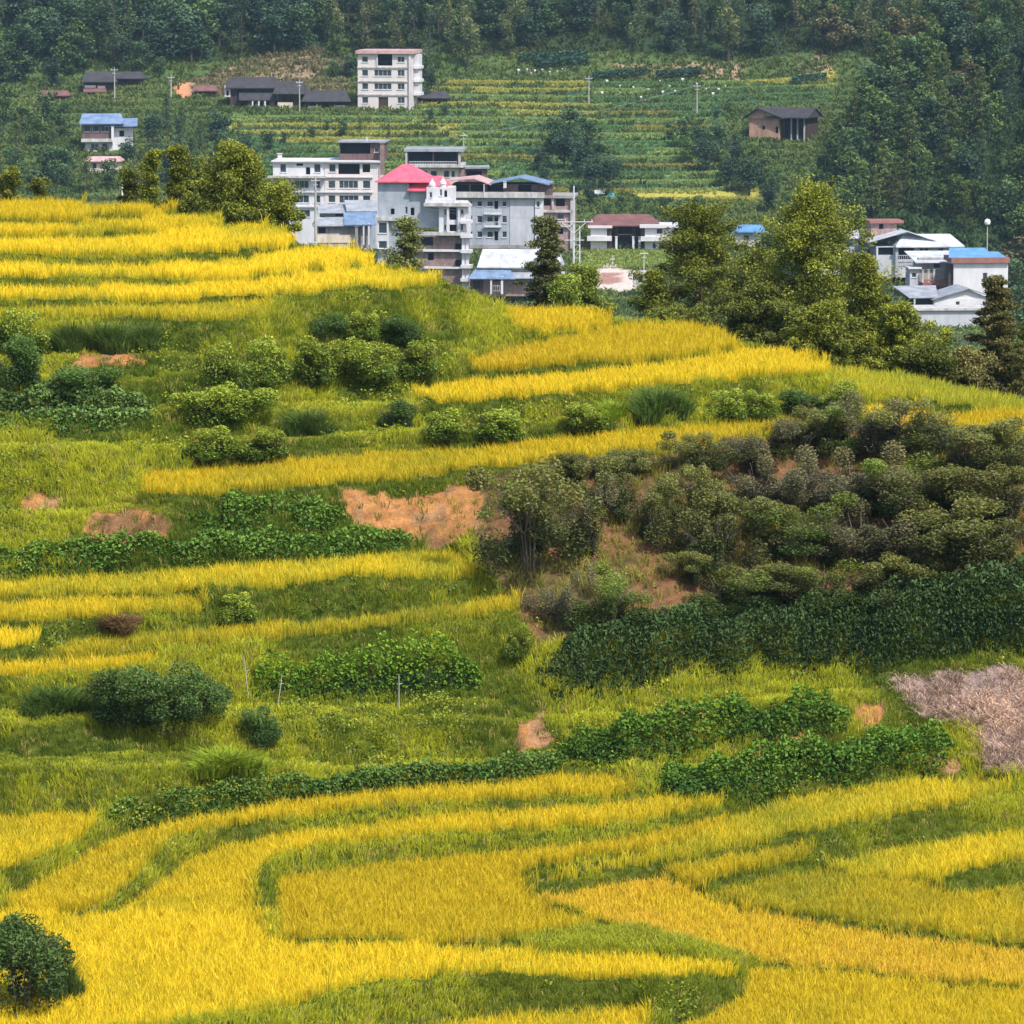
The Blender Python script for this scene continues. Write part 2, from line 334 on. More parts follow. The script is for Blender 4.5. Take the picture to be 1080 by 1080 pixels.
# least squares: u = ln(distance)
dt = (T[1:]-T[:-1])                        # >0 going down the picture
sm = .5*(slope[1:]+slope[:-1])
gv = dt/(sm+.5*(T[1:]+T[:-1]))             # u[r-1]-u[r] = gv
wv = np.ones_like(gv)
wl = np.where((isr[:, 1:] & isr[:, :-1]), 1.2, .3)
u = np.zeros((nr, nc)); u[:-1] = np.cumsum(gv.mean(1)[::-1])[::-1][:, None]; u += math.log(131.)
u0 = math.log(131.)
def Aop(x):
    y = np.zeros_like(x)
    d = (x[:-1]-x[1:])*wv; y[:-1] += d; y[1:] -= d
    e = (x[:, 1:]-x[:, :-1])*wl; y[:, 1:] += e; y[:, :-1] -= e
    y[-1] += .02*x[-1]
    return y
bvec = np.zeros_like(u); bvec[:-1] += gv*wv; bvec[1:] -= gv*wv; bvec[-1] += .02*u0
r_ = bvec-Aop(u); p_ = r_.copy(); rs = (r_*r_).sum()
for it in range(1500):
    Ap = Aop(p_); al = rs/(p_*Ap).sum(); u += al*p_; r_ -= al*Ap; rn = (r_*r_).sum()
    if rn < 1e-12: break
    p_ = r_+rn/rs*p_; rs = rn
# never fold over
for r in range(nr-2, -1, -1): u[r] = np.maximum(u[r], u[r+1]+dt[r]/(3.5+T[r]))
Yh = np.exp(u)
print('HILL', it, 'Y bottom', Yh[-1].min(), Yh[-1].max(), 'top left', Yh[8, 40], 'crest right', Yh[60, 280], Yh[45, 190])
# bare ground lies below the plant canopy
drop = np.full((nr, nc), .22); drop[isr] = .66
X3 = ray_x(PX, PY)*Yh; Z3 = CAMZ-T*Yh
hn = (fbm(X3*.5, Yh*.5, 1)-.5)*.35+(fbm(X3*1.7, Yh*1.7, 2)-.5)*.18
Z3g = Z3-drop+np.where(isr, .1, 1.)*hn
# mesh: rows from crest downward; back slope behind; skirt towards the camera
NB, NFR = 34, 6
top_i = np.array([np.searchsorted(rows, crest[c]) for c in range(nc)])
keep = rows[:, None] >= crest[None, :]
def at_crest(A, c):
    i = top_i[c]; f = (rows[i]-crest[c])/ST
    return A[i, c]*(1-f)+A[max(i-1, 0), c]*f
Yc = np.array([at_crest(Yh, c) for c in range(nc)])
Zc = CAMZ-ray_t(crest)*Yc-.35
k9 = np.array([1, 2, 3, 4, 5, 4, 3, 2, 1.]); k9 /= k9.sum()
def backslope(k):
    ks = k*1.6+.07*k*k
    return Yc+ks, Zc-np.where(ks < 8, ks*ks*.035, .035*64+(ks-8)*.5)
Vg = np.zeros((NB+nr+NFR, nc, 3))
for c in range(nc):
    rx = float(ray_x(cols[c], crest[c]))
    above = np.where(~keep[:, c])[0]
    m = len(above)
    for r in range(NB+m):            # NB extra rows plus those above the crest all fall down the back
        k = NB+m-r
        kk = k*(NB+6)/(NB+m)
        ks = kk*1.5+.085*kk*kk
        dz = ks*ks*.03 if ks < 8 else .03*64+(ks-8)*.48
        Vg[r, c] = (rx*(Yc[c]+ks), Yc[c]+ks, max(Zc[c]-dz, -3.5))
    Vg[NB+m:NB+nr, c, 0] = X3[m:, c]; Vg[NB+m:NB+nr, c, 1] = Yh[m:, c]; Vg[NB+m:NB+nr, c, 2] = Z3g[m:, c]
for j, (yy, dz) in enumerate([(118, 2), (100, 4.5), (75, 7), (45, 10), (10, 14), (-40, 24)]):
    Vg[NB+nr+j, :, 0] = X3[-1]*(1+.06*j); Vg[NB+nr+j, :, 1] = yy+0*X3[-1]; Vg[NB+nr+j, :, 2] = Z3g[-1]-dz
SOIL = [[(352,513),(420,512),(502,504),(505,560),(445,566),(400,552),(370,538)], [(80,540),(150,528),(176,534),(176,560),(100,564)], [(70,368),(150,364),(152,376),(100,384),(75,382)],
 [(15,520),(60,515),(60,530),(15,535)], [(545,755),(575,745),(575,780),(555,790)], [(700,740),(750,738),(745,752),(700,755)], [(905,738),(925,738),(925,760),(905,760)], [(760,800),(800,775),(860,770),(820,795)],
 [(975,775),(1010,805),(975,808)], [(135,640),(150,645),(145,658),(105,658),(110,645)], [(85,1015),(95,1020),(90,1035),(60,1040)]]
STRAWP = [(945,710),(985,703),(1184,693),(1184,800),(1042,806),(1026,792),(1020,762),(962,744)]
wx = PX+(fbm(PX/22., PY/14., 5)-.5)*34; wy = PY+(fbm(PX/20., PY/12., 6)-.5)*16
STRAW = in_poly(wx, wy, STRAWP)
soilm = np.zeros((nr, nc), bool)
wx = PX+(fbm(PX/22., PY/14., 5)-.5)*34; wy = PY+(fbm(PX/20., PY/12., 6)-.5)*16
for s_ in SOIL: soilm |= in_poly(wx, wy, s_)
nz = fbm(X3*.35, Yh*.35, 3); nz2 = fbm(X3*1.1, Yh*1.1, 4)
gcol = np.zeros((nr, nc, 3))
gcol[:] = (.10, .13, .015)
gcol[isr] = (.13, .12, .03)
sh = Z_SHRUB & ~isr
gcol[sh] = (.24, .125, .06)
gcol[sh & (nz > .56)] = (.15, .11, .045)
gcol[soilm] = (.50, .235, .085)
gcol[soilm & (nz2 > .6)] = (.28, .15, .07)
gcol[soilm & (nz2 < .38)] = (.40, .22, .11)
gcol[STRAW] = (.40, .29, .25)
gfull = np.zeros((NB+nr+NFR, nc, 3)); gfull[:] = (.07, .09, .02); gfull[NB:NB+nr] = gcol
for c in range(nc): gfull[:NB+top_i[c], c] = (.06, .08, .02)
HR = NB+nr+NFR
# the flanks of the hill fall away on both sides of what the picture shows
offs = np.array([2, 5, 9, 14, 21, 30, 42, 58, 80, 110, 145, 190, 240.])
def flank(edge, sg):
    E = np.repeat(edge[:, None, :], len(offs), 1).copy(); E[..., 0] += sg*offs; E[..., 1] += .12*offs
    E[..., 2] = np.maximum(E[..., 2]-.12*np.minimum(offs, 20)-.33*np.maximum(offs-10, 0), np.minimum(E[..., 2], -3.6)); return E
FLL = flank(Vg[:, 0], -1)[:, ::-1]; FLR = flank(Vg[:, -1], 1)
Vfull = np.concatenate([FLL, Vg, FLR], 1); gl_ = np.array([.11, .15, .02])*np.ones((HR, len(offs), 3))
gfull = np.concatenate([gl_, gfull, gl_], 1)
ids = np.arange(Vfull.shape[0]*Vfull.shape[1]).reshape(Vfull.shape[:2])
quads = np.stack([ids[1:, :-1], ids[1:, 1:], ids[:-1, 1:], ids[:-1, :-1]], -1).reshape(-1, 4)
hill = np_obj('hillside', Vfull.reshape(-1, 3), quads, M['ground'], vcol=gfull.reshape(-1, 3), smooth=True)
tag(hill, kind='structure')

def hill_at(px, py):
    """ground point of the hill seen at this place"""
    fx = min(max((px-C0)/ST, 0), nc-1.001); fy = min(max((py-R0)/ST, 0), nr-1.001)
    i, j = int(fy), int(fx); a, b = fy-i, fx-j
    def g(A): return (A[i, j]*(1-b)+A[i, j+1]*b)*(1-a)+(A[i+1, j]*(1-b)+A[i+1, j+1]*b)*a
    Y = g(Yh); return Vector((float(ray_x(px, py))*Y, Y, CAMZ-float(ray_t(py))*Y-.25))
def behind_crest(px, ks):
    """ground point on the back of the hill, ks metres beyond its crest"""
    j = int(round((px-C0)/ST)); Y = Yc[j]+ks; dz = ks*ks*.03 if ks < 8 else .03*64+(ks-8)*.48
    return Vector((float(ray_x(px, crest[j]))*Y, Y, Zc[j]-dz))

def cells(mask_cells, dens, pts=Vg[NB:NB+nr], flat=False):
    """random surface points; mask_cells (nr-1,nc-1) bool, dens per m2 (array or number). returns points, cell idx"""
    a = pts[:-1, :-1]; b = pts[:-1, 1:]; c = pts[1:, :-1]; d = pts[1:, 1:]
    ar = .5*np.linalg.norm(np.cross(b-a, c-a), axis=-1)+.5*np.linalg.norm(np.cross(b-d, c-d), axis=-1)
    if flat: ar = .5*np.abs(np.cross(b-a, c-a)[..., 2])+.5*np.abs(np.cross(b-d, c-d)[..., 2])
    lam = np.where(mask_cells, ar*dens, 0); n = rng.poisson(lam)
    ii = np.repeat(np.arange(n.size), n.ravel()); i, j = np.unravel_index(ii, n.shape)
    s = rng.random(len(ii))[:, None]; t = rng.random(len(ii))[:, None]
    P = (a[i, j]*(1-s)+b[i, j]*s)*(1-t)+(c[i, j]*(1-s)+d[i, j]*s)*t
    return P, i, j
CK = keep[:-1, :-1] & keep[:-1, 1:]
CPX = PX[:-1, :-1]+2; CPY = PY[:-1, :-1]+2
VIS = (CPX > -102) & (CPX < 1182) & (CPY < 1112)

def blades(P, n, h, w, lean, c_base, c_tip, droop=.25, spread=.06, az=None):
    """n bent blades per point: 5 verts, quad + triangle. P (N,3); h (N,), c_* (N,3). returns V, quads, tris, colours"""
    N = len(P); K = N*n
    P = np.repeat(P, n, 0); h = np.repeat(h, n)*rng.uniform(.72, 1.15, K)
    a = rng.uniform(0, 2*np.pi, K); ln = lean*rng.uniform(.2, 1.2, K)*h
    d = np.stack([np.cos(a), np.sin(a), 0*a], 1); s = np.stack([-np.sin(a), np.cos(a), 0*a], 1)
    fa = rng.uniform(-.9, .9, K); s = np.stack([np.cos(fa), np.sin(fa), 0*a], 1)   # blades turn mostly broadside
    P = P+d*rng.uniform(0, spread, K)[:, None]
    w = (w*rng.uniform(.7, 1.3, K))[:, None]
    mid = P+d*(ln*.35)[:, None]; mid[:, 2] += h*.62
    tip = P+d*ln[:, None]; tip[:, 2] += h*(1-droop*rng.uniform(0, 1, K))
    V = np.stack([P-s*w*.5, P+s*w*.5, mid-s*w*.5, mid+s*w*.5, tip], 1).reshape(-1, 3)
    b = np.arange(K)*5
    Q = np.stack([b, b+1, b+3, b+2], 1); Tr = np.stack([b+2, b+3, b+4], 1)
    cb = np.repeat(c_base, n, 0); ct = np.repeat(c_tip, n, 0)
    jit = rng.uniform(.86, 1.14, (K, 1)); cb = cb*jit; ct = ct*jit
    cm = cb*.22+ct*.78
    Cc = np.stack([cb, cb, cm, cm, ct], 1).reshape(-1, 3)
    return V, Q, Tr, Cc

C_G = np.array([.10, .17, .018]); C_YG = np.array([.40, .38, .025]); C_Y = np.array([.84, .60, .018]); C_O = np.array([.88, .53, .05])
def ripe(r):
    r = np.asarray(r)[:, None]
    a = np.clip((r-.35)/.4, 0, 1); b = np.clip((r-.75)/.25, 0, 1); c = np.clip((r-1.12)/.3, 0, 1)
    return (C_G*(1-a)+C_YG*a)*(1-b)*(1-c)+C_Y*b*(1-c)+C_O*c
total = 0
labc = LAB[:-1, :-1]
for i, (lb, rp, tp, bt) in enumerate(FIELDS):
    msk = (labc == i) & CK & VIS
    P, ci, cj = cells(msk, 62., flat=True)
    if not len(P): continue
    nzz = fbm(P[:, 0]*.45, P[:, 1]*.45, i % 5)-.5
    streak = fbm(P[:, 0]*.35+9, P[:, 1]*.08, 5)-.5
    r = rp+nzz*.26+streak*.22+rng.normal(0, .04, len(P))
    # edge rows stay greener
    tipc = ripe(r)
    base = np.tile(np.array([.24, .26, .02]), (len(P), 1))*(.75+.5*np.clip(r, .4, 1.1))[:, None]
    hh = rng.uniform(.62, .78, len(P))*(1+.25*nzz)
    if rp > 1.2: hh *= .8
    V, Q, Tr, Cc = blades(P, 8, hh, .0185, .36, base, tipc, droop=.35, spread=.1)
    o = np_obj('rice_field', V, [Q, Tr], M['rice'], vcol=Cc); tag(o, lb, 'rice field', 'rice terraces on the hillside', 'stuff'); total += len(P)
print('RICE tufts', total)

# grass and weeds on every bank
dn = np.full(labc.shape, 48.)
shc = sh[:-1, :-1]; soc = soilm[:-1, :-1]; stc = STRAW[:-1, :-1]
nzc = nz[:-1, :-1]
dn[shc] = np.where(nzc[shc] > .5, 9, 3.); dn[soc] = 4.5; dn[stc] = 0
P, ci, cj = cells((labc < 0) & CK & VIS, dn)
big = fbm(P[:, 0]*.22, P[:, 1]*.22, 6); med = fbm(P[:, 0]*.8, P[:, 1]*.8, 7)
h = .26+.55*np.clip(med-.42, 0, 1)+.5*np.clip(big-.5, 0, 1); h *= rng.uniform(.8, 1.25, len(P))
nearrice = np.zeros(labc.shape, bool)
for dy in (1, 2):
    nearrice[:-dy] |= labc[dy:] >= 0; nearrice[dy:] |= labc[:-dy] >= 0
h[nearrice[ci, cj]] *= .6
h[PASTURE[ci, cj]] = .42
nr_ = nearrice[ci, cj]; lg_ = LEDGE[ci, cj]; ul_ = np.zeros_like(LEDGE); ul_[:-4] = LEDGE[4:]; ul_ = ul_[ci, cj] & ~lg_; h[lg_] *= .45; h[ul_] *= .8
tt = np.clip((big-.5)*3.6+.47+(med-.5)*2.2+rng.normal(0, .12, len(P)), 0, 1)[:, None]
gd = np.array([.105, .16, .012]); gl = np.array([.47, .48, .028])
tt -= .10*nr_[:, None]-.05-.14*(CPY[ci, cj] > 815)[:, None]; tt[PASTURE[ci, cj]] = .7; tt[lg_] += .35; tt[ul_] -= .2; tt = np.clip(tt, 0, 1)
tip = gd*(1-tt)+gl*tt
dry = (rng.random(len(P)) < .07); tip[dry] = (.46, .38, .10)
ss = shc[ci, cj]; tip[ss] = tip[ss]*.45+np.array([.16, .12, .05])*.7
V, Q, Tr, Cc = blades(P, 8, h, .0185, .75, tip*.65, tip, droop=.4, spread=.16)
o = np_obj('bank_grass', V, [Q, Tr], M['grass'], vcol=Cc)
tag(o, 'green grass and weeds covering the steep banks between the rice terraces', 'grass', kind='stuff'); print('GRASS', len(P))
# the same grass on the unseen flanks, thinner
fP = []
for FL_ in (np.concatenate([FLL[:, -8:], Vg[:, :1]], 1)[NB-6:NB+nr], np.concatenate([Vg[:, -1:], FLR[:, :8]], 1)[NB-6:NB+nr]):
    Pf, _, _ = cells(np.ones((FL_.shape[0]-1, FL_.shape[1]-1), bool), 7., FL_); fP.append(Pf)
fP = np.concatenate(fP); tf = np.clip(fbm(fP[:, 0]*.22, fP[:, 1]*.22, 6)*2-.5+rng.normal(0, .15, len(fP)), 0, 1)[:, None]
tipf = gd*(1-tf)+gl*tf
V, Q, Tr, Cc = blades(fP, 7, rng.uniform(.3, .7, len(fP)), .04, .75, tipf*.65, tipf, droop=.4, spread=.25)
o = np_obj('flank_grass', V, [Q, Tr], M['grass'], vcol=Cc); tag(o, 'rough green grass on the outer flanks of the terraced hill', 'grass', kind='stuff'); print('FLANK', len(fP))
# tangled broad leaved weeds in patches on the banks
wn_ = fbm(X3[:-1, :-1]*.33+40, Yh[:-1, :-1]*.33, 0)
P, ci, cj = cells((labc < 0) & CK & VIS & ~nearrice & ~stc & ~soc & ~PASTURE[:-1, :-1], np.clip((wn_-.5)*40, 0, 4.)*np.where(shc, .5, 1))
K_ = 42; sz = rng.uniform(.2, .5, len(P)); d_ = rng.normal(size=(len(P)*K_, 3)); d_ /= np.linalg.norm(d_, axis=1)[:, None]; d_[:, 2] = np.abs(d_[:, 2])
PP = np.repeat(P, K_, 0)+d_*(np.repeat(sz, K_)*rng.uniform(.4, 1, len(P)*K_))[:, None]*np.array([1.3, 1.3, 1.0])
tw = np.clip(rng.uniform(0, 1, len(P))*.8+(fbm(P[:, 0]*.15, P[:, 1]*.15, 3)-.5)*1.6+.1, 0, 1); tw = np.clip(np.repeat(tw, K_)+(d_[:, 2]-.5)*.5, 0, 1)[:, None]
wc_ = np.array([.08, .14, .012])*(1-tw)+np.array([.36, .41, .03])*tw
WEEDS = (PP, wc_)
# dry straw
P, ci, cj = cells(stc & CK & VIS, 60.*np.clip(fbm(X3[:-1, :-1]*.9, Yh[:-1, :-1]*.9, 1)*3-.5, .15, 1))
c = np.tile(np.array([.80, .57, .43]), (len(P), 1))*rng.uniform(.4, 1.15, (len(P), 1))*(.55+.9*fbm(P[:, 0]*.5, P[:, 1]*.9, 3))[:, None]
V, Q, Tr, Cc = blades(P, 5, rng.uniform(.15, .5, len(P)), .026, 2.2, c*.8, c, droop=.8, spread=.25)
o = np_obj('dry_straw', V, [Q, Tr], M['grass'], vcol=Cc)
tag(o, 'pinkish grey cut straw lying on a harvested plot at the right edge', 'straw', kind='stuff')
# ------------------------------------------------------------------ the valley behind the hill
FN = [(430,745),(360,857),(330,912),(306,950),(262,1000),(205,1075),(120,1165),(85,1215),(40,1240),(0,1268),(-100,1340),(-200,1430)]
def far_Y(py): return np.interp(-np.asarray(py, float), [-p[0] for p in FN], [p[1] for p in FN])
def far_at(px, py):
    return at(px, py, float(far_Y(py)))
fr = np.concatenate([np.arange(-200, 40, 10), np.arange(40, 312, 1.6), np.arange(312, 440, 12)])
fc = np.arange(-420, 1501, 8)
FX, FY_ = np.meshgrid(fc, fr)
YY = far_Y(FY_); XX = ray_x(FX, FY_)*YY; ZZ = CAMZ-ray_t(FY_)*YY
ZS = 1.35; lv = ZZ/ZS+(.25*np.sin(XX/23.)+.3*np.sin(XX/51.+2)); li = np.floor(lv); fq = lv-li
terr = (FY_ > 84) & (FY_ < 262)
st_ = li+np.clip((fq-.72)/.28, 0, 1)
Zst = ZZ+(st_-lv)*ZS*.9+.6
ZZ2 = np.where(terr, Zst, ZZ)+(fbm(XX*.05, YY*.05, 2)-.5)*np.where(FY_ < 84, 6., .4)
def fz(poly): return in_poly(FX, FY_, poly)
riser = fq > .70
hsh = np.abs(np.sin(li*12.9898+np.floor(XX/38+li*.37)*78.233)*43758.5453) % 1
hsh2 = np.abs(np.sin(li*39.4+3)*1375.5) % 1
fcol = np.zeros(FX.shape+(3,)); fcol[:] = (.075, .12, .035)
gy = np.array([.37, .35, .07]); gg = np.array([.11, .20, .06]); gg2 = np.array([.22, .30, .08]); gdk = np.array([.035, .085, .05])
ZY = fz([(455,86),(612,84),(625,128),(560,132),(430,136),(440,105)]) | fz([(240,122),(480,120),(480,147),(300,152),(240,140)]) | fz([(740,84),(880,80),(880,92),(740,95)])
ZG = fz([(240,150),(760,86),(760,206),(500,206),(240,200)]) | fz([(600,86),(880,92),(870,115),(700,120),(600,130)])
t_ = hsh[..., None]
fcol = np.where(ZG[..., None], np.where(t_ > .8, gy*.7, np.where(t_ > .45, gg2, gg)), fcol)
fcol = np.where(ZY[..., None], np.where(t_ > .35, gy, gg2), fcol)
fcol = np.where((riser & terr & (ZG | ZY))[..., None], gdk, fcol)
fcol[fz([(664,204),(800,203),(800,213),(672,214)])] = gy
fcol[fz([(612,262),(720,264),(735,282),(612,282)])] = (.24, .30, .06)
wfx = FX+(fbm(XX*.3, YY*.3, 2)-.5)*14; wfy = FY_+(fbm(XX*.25, YY*.25, 3)-.5)*7
fcol[in_poly(wfx, wfy, [(626,281),(660,283),(676,292),(668,308),(622,310)])] = (.60, .50, .45)
fcol[in_poly(wfx, wfy, [(632,288),(652,289),(655,298),(634,300)])] = (.36, .2, .16)
brn = fz([(175,96),(215,74),(260,58),(345,52),(370,70),(365,100),(240,104)])
bn = fbm(XX*.09, YY*.09, 5)
fcol = np.where((brn & (bn > .42))[..., None], np.array([.26, .19, .12]), fcol)
fcol[fz([(184,92),(196,88),(204,98),(200,106),(186,104)])] = (.58, .25, .13)
fcol[fz([(640,68),(880,60),(884,80),(700,84)]) & (bn > .5)] = (.28, .2, .12)
fcol[FY_ < 60] = (.03, .055, .025)
ids = np.arange(FX.size).reshape(FX.shape)
q = np.stack([ids[1:, :-1], ids[1:, 1:], ids[:-1, 1:], ids[:-1, :-1]], -1).reshape(-1, 4)
ZZ2[-1] = -7; V = np.stack([XX, YY, ZZ2], -1)
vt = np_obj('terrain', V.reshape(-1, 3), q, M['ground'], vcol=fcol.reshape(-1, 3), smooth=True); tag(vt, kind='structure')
gp = MB(); gp.quad((-9000, -3000, -4), (9000, -3000, -4), (9000, 9000, -4), (-9000, 9000, -4))
m_, n_, b_ = mat_base('valley_floor', .95, .1); b_.inputs['Base Color'].default_value = (.06, .085, .03, 1); tag(gp.build('ground', m_), kind='structure')
# crops standing in the far fields
VC = V; fk = ((ZG | ZY | fz([(664,203),(800,203),(800,213),(672,214)]) | fz([(612,262),(720,264),(735,282),(612,282)])) & ~(riser & terr))
kk = fk[:-1, :-1] & (FX[:-1, :-1] > -20) & (FX[:-1, :-1] < 1100)
P, ci, cj = cells(kk, 2.2, V)
cc = fcol[ci, cj]*1.25+.01
Vv, Q, Tr, Cc = blades(P, 4, rng.uniform(.5, .85, len(P)), .22, .8, cc*.55, cc, droop=.3, spread=.4)
o = np_obj('crop_rows', Vv, [Q, Tr], M['grass'], vcol=Cc); tag(o, 'rice and vegetable crops on the far terraced fields beyond the village', 'crops', kind='stuff')
kk2 = (~fk)[:-1, :-1] & (FX[:-1, :-1] > -20) & (FX[:-1, :-1] < 1100) & (FY_[:-1, :-1] > -60) & (FY_[:-1, :-1] < 400) & ~(fcol[:-1, :-1, 0] > .3) 
P, ci, cj = cells(kk2, .7, V)
nn_ = fbm(P[:, 0]*.06, P[:, 1]*.06, 1)[:, None]
cc = np.array([.06, .11, .03])*(1-nn_)+np.array([.20, .24, .06])*nn_
fo_ = FY_[ci, cj] < 60; cc[fo_] = cc[fo_]*.5; bb_ = brn[ci, cj]; cc[bb_] = cc[bb_]*.4+np.array([.25, .18, .10])*.6
Vv, Q, Tr, Cc = blades(P, 5, rng.uniform(.5, 1.6, len(P)), .35, 1.0, cc*.6, cc, droop=.3, spread=.8)
o = np_obj('scrub', Vv, [Q, Tr], M['grass'], vcol=Cc); tag(o, 'low green scrub and weeds between the village houses and far fields', 'scrub', kind='stuff')

# the wooded spur on the right
sil = [(755,325),(780,300),(808,272),(828,245),(846,215),(862,180),(880,145),(902,108),(930,68),(962,26),(1000,-25),(1080,-110),(1500,-200)]
sc_ = np.arange(755, 1501, 8); NR_ = 60
Sp = np.zeros((NR_+14, len(sc_), 3))
SPB, SPS = 945., .52
def spur_Y(py):
    ta = float(ray_t(332)); t = ray_t(py); return SPB*(SPS+ta)/(SPS+t)
for j, px in enumerate(sc_):
    top = np.interp(px, [p[0] for p in sil], [p[1] for p in sil])
    pys = 332+(top-332)*np.linspace(0, 1, NR_)
    Y = spur_Y(pys); Sp[:NR_, j] = np.stack([ray_x(px, pys)*Y, Y, CAMZ-ray_t(pys)*Y], 1)
    for k in range(14):
        kk = (k+1)*6.; Sp[NR_+k, j] = (ray_x(px, top)*(Y[-1]+kk), Y[-1]+kk, Sp[NR_-1, j, 2]-.45*kk)
Sp[..., 2] += (fbm(Sp[..., 0]*.07, Sp[..., 1]*.07, 3)-.5)*4
ids = np.arange((NR_+14)*len(sc_)).reshape(NR_+14, -1)
q = np.stack([ids[:-1, :-1], ids[:-1, 1:], ids[1:, 1:], ids[1:, :-1]], -1).reshape(-1, 4)
spc = np.tile(np.array([.04, .065, .025]), (Sp.size//3, 1))
P, ci, cj = cells(np.ones((NR_+13, len(sc_)-1), bool), .8, Sp); cc = np.array([.05, .09, .03])*rng.uniform(.5, 1.8, (len(P), 1))
Vv, Q, Tr, Cc = blades(P, 5, rng.uniform(.6, 2.2, len(P)), .4, 1.0, cc*.6, cc, droop=.3, spread=.8)
tag(np_obj('undergrowth', Vv, [Q, Tr], M['grass'], vcol=Cc), 'dark undergrowth below the trees of the wooded spur', 'undergrowth', kind='stuff')
tag(np_obj('hill', Sp.reshape(-1, 3), q, M['ground'], vcol=spc, smooth=True), kind='structure')

# ------------------------------------------------------------------ plants
def leafs(P, size, col, aspect=.55, up=.5, hang=0.0, axis=None):
    """one rhombus leaf per point"""
    N = len(P); size = np.broadcast_to(size, (N,))*rng.uniform(.6, 1.3, N)
    n = rng.normal(size=(N, 3)); n[:, 2] = np.abs(n[:, 2])+up; n /= np.linalg.norm(n, axis=1)[:, None]
    a = rng.normal(size=(N, 3)) if axis is None else axis+rng.normal(size=(N, 3))*.5
    a[:, 2] -= hang
    a -= (a*n).sum(1)[:, None]*n; a /= np.linalg.norm(a, axis=1)[:, None]+1e-9
    b = np.cross(n, a); L = size[:, None]*.5; Wd = L*aspect
    V = np.stack([P-a*L, P-a*L*.1+b*Wd, P+a*L, P-a*L*.1-b*Wd], 1).reshape(-1, 3)
    k = np.arange(N)*4; F = np.stack([k, k+1, k+2, k+3], 1)
    return V, F, np.repeat(col*rng.uniform(.72, 1.28, (N, 1)), 4, 0)
def ball(n, c, r, shell=.55):
    d = rng.normal(size=(n, 3)); d /= np.linalg.norm(d, axis=1)[:, None]
    rr = shell+(1-shell)*rng.random(n)**.5
    return np.asarray(c)+d*rr[:, None]*np.asarray(r)
def colmix(a, b, t): 
    t = np.clip(np.asarray(t), 0, 1)[:, None]; return np.array(a)*(1-t)+np.array(b)*t

def stems_mb(h, r, n, r0, k=5, zfork=.0):
    m = MB()
    for i in range(n):
        a = random.uniform(0, 6.28); rr = r*random.uniform(.3, .9)
        p0 = (math.cos(a)*r*.08, math.sin(a)*r*.08, -.3); p1 = (math.cos(a)*rr*.4, math.sin(a)*rr*.4, h*.4)
        p2 = (math.cos(a+.3)*rr, math.sin(a+.3)*rr, h*random.uniform(.7, .95))
        m.tube(p0, p1, r0, r0*.7, k); m.tube(p1, p2, r0*.7, r0*.25, k)
        for q in range(2):
            b = a+random.uniform(-1.2, 1.2); l = r*.45
            m.tube(p1, (p1[0]+math.cos(b)*l, p1[1]+math.sin(b)*l, p1[2]+h*random.uniform(.2, .4)), r0*.45, r0*.15, 4)
    return m
KINDS = {}
def shrub_proto(kind, var):
    """unit shrub: about 2 m wide and 1.6 m tall; returns (foliage mesh, stem mesh)"""
    if kind == 'grey':
        P = np.concatenate([ball(int(800), (random.gauss(0,.4), random.gauss(0,.38), random.uniform(.2,1.4)), (random.uniform(.16,.42), random.uniform(.16,.42), random.uniform(.14,.36)), .15) for _ in range(17)])
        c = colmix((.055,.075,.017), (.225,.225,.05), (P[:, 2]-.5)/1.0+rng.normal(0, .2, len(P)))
        if var == 2: c = c*.55+np.array([.15,.12,.09])*.5
        if var == 3: c *= np.array([.85, 1.08, .7])
        sz, asp, up, mat = .055, .5, .7, 'leaf'
    elif kind == 'leafy':
        P = np.concatenate([ball(560, (max(-.5, min(.5, random.gauss(0,.42))), max(-.48, min(.48, random.gauss(0,.4))), random.uniform(.15,1.15)), (random.uniform(.2,.42), random.uniform(.2,.42), random.uniform(.18,.36)), .4) for _ in range(14)]+[ball(1000, (0, 0, .42), (.72, .7, .5), .5)])
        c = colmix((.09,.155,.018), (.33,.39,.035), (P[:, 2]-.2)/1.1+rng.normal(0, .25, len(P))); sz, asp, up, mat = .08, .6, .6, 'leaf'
    elif kind == 'dark':
        P = np.concatenate([ball(800, (max(-.5, min(.5, random.gauss(0,.42))), max(-.48, min(.48, random.gauss(0,.4))), random.uniform(.2,1.25)), (random.uniform(.22,.42), random.uniform(.22,.42), random.uniform(.2,.36)), .4) for _ in range(14)]+[ball(1300, (0, 0, .42), (.74, .7, .55), .5)])
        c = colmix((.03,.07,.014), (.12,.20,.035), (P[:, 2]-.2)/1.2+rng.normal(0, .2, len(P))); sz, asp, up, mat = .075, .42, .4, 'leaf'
    elif kind == 'clump':
        N = 620; a = rng.uniform(0, 6.28, N); r = rng.random(N)**.5*(.65+.35*np.sin(a*3+var))
        P = np.stack([np.cos(a)*r, np.sin(a)*r*.8, 0*a-.1], 1)
        c = colmix((.05,.10,.022), (.15,.22,.035), rng.random(N)) if var != 3 else colmix((.16,.24,.02), (.36,.44,.03), rng.random(N))
        if var == 2: c = colmix((.20,.12,.05), (.34,.22,.09), rng.random(N))
        V, Q, Tr, Cc = blades(P, 5, 1.5*(1-.5*r)*rng.uniform(.55, 1.1, N), .036, .6, c*.6, c, droop=.35, spread=.12)
        return (V, [Q, Tr], Cc, 'grass'), None
    V, F, Cc = leafs(P, sz, c, asp, up)
    return (V, [F], Cc, mat), stems_mb(1.4, .9, 9, .016)
def mk_mesh(name, t):
    o = np_obj(name, t[0], t[1], M[t[3]], vcol=t[2]); me = o.data; bpy.data.objects.remove(o); return me
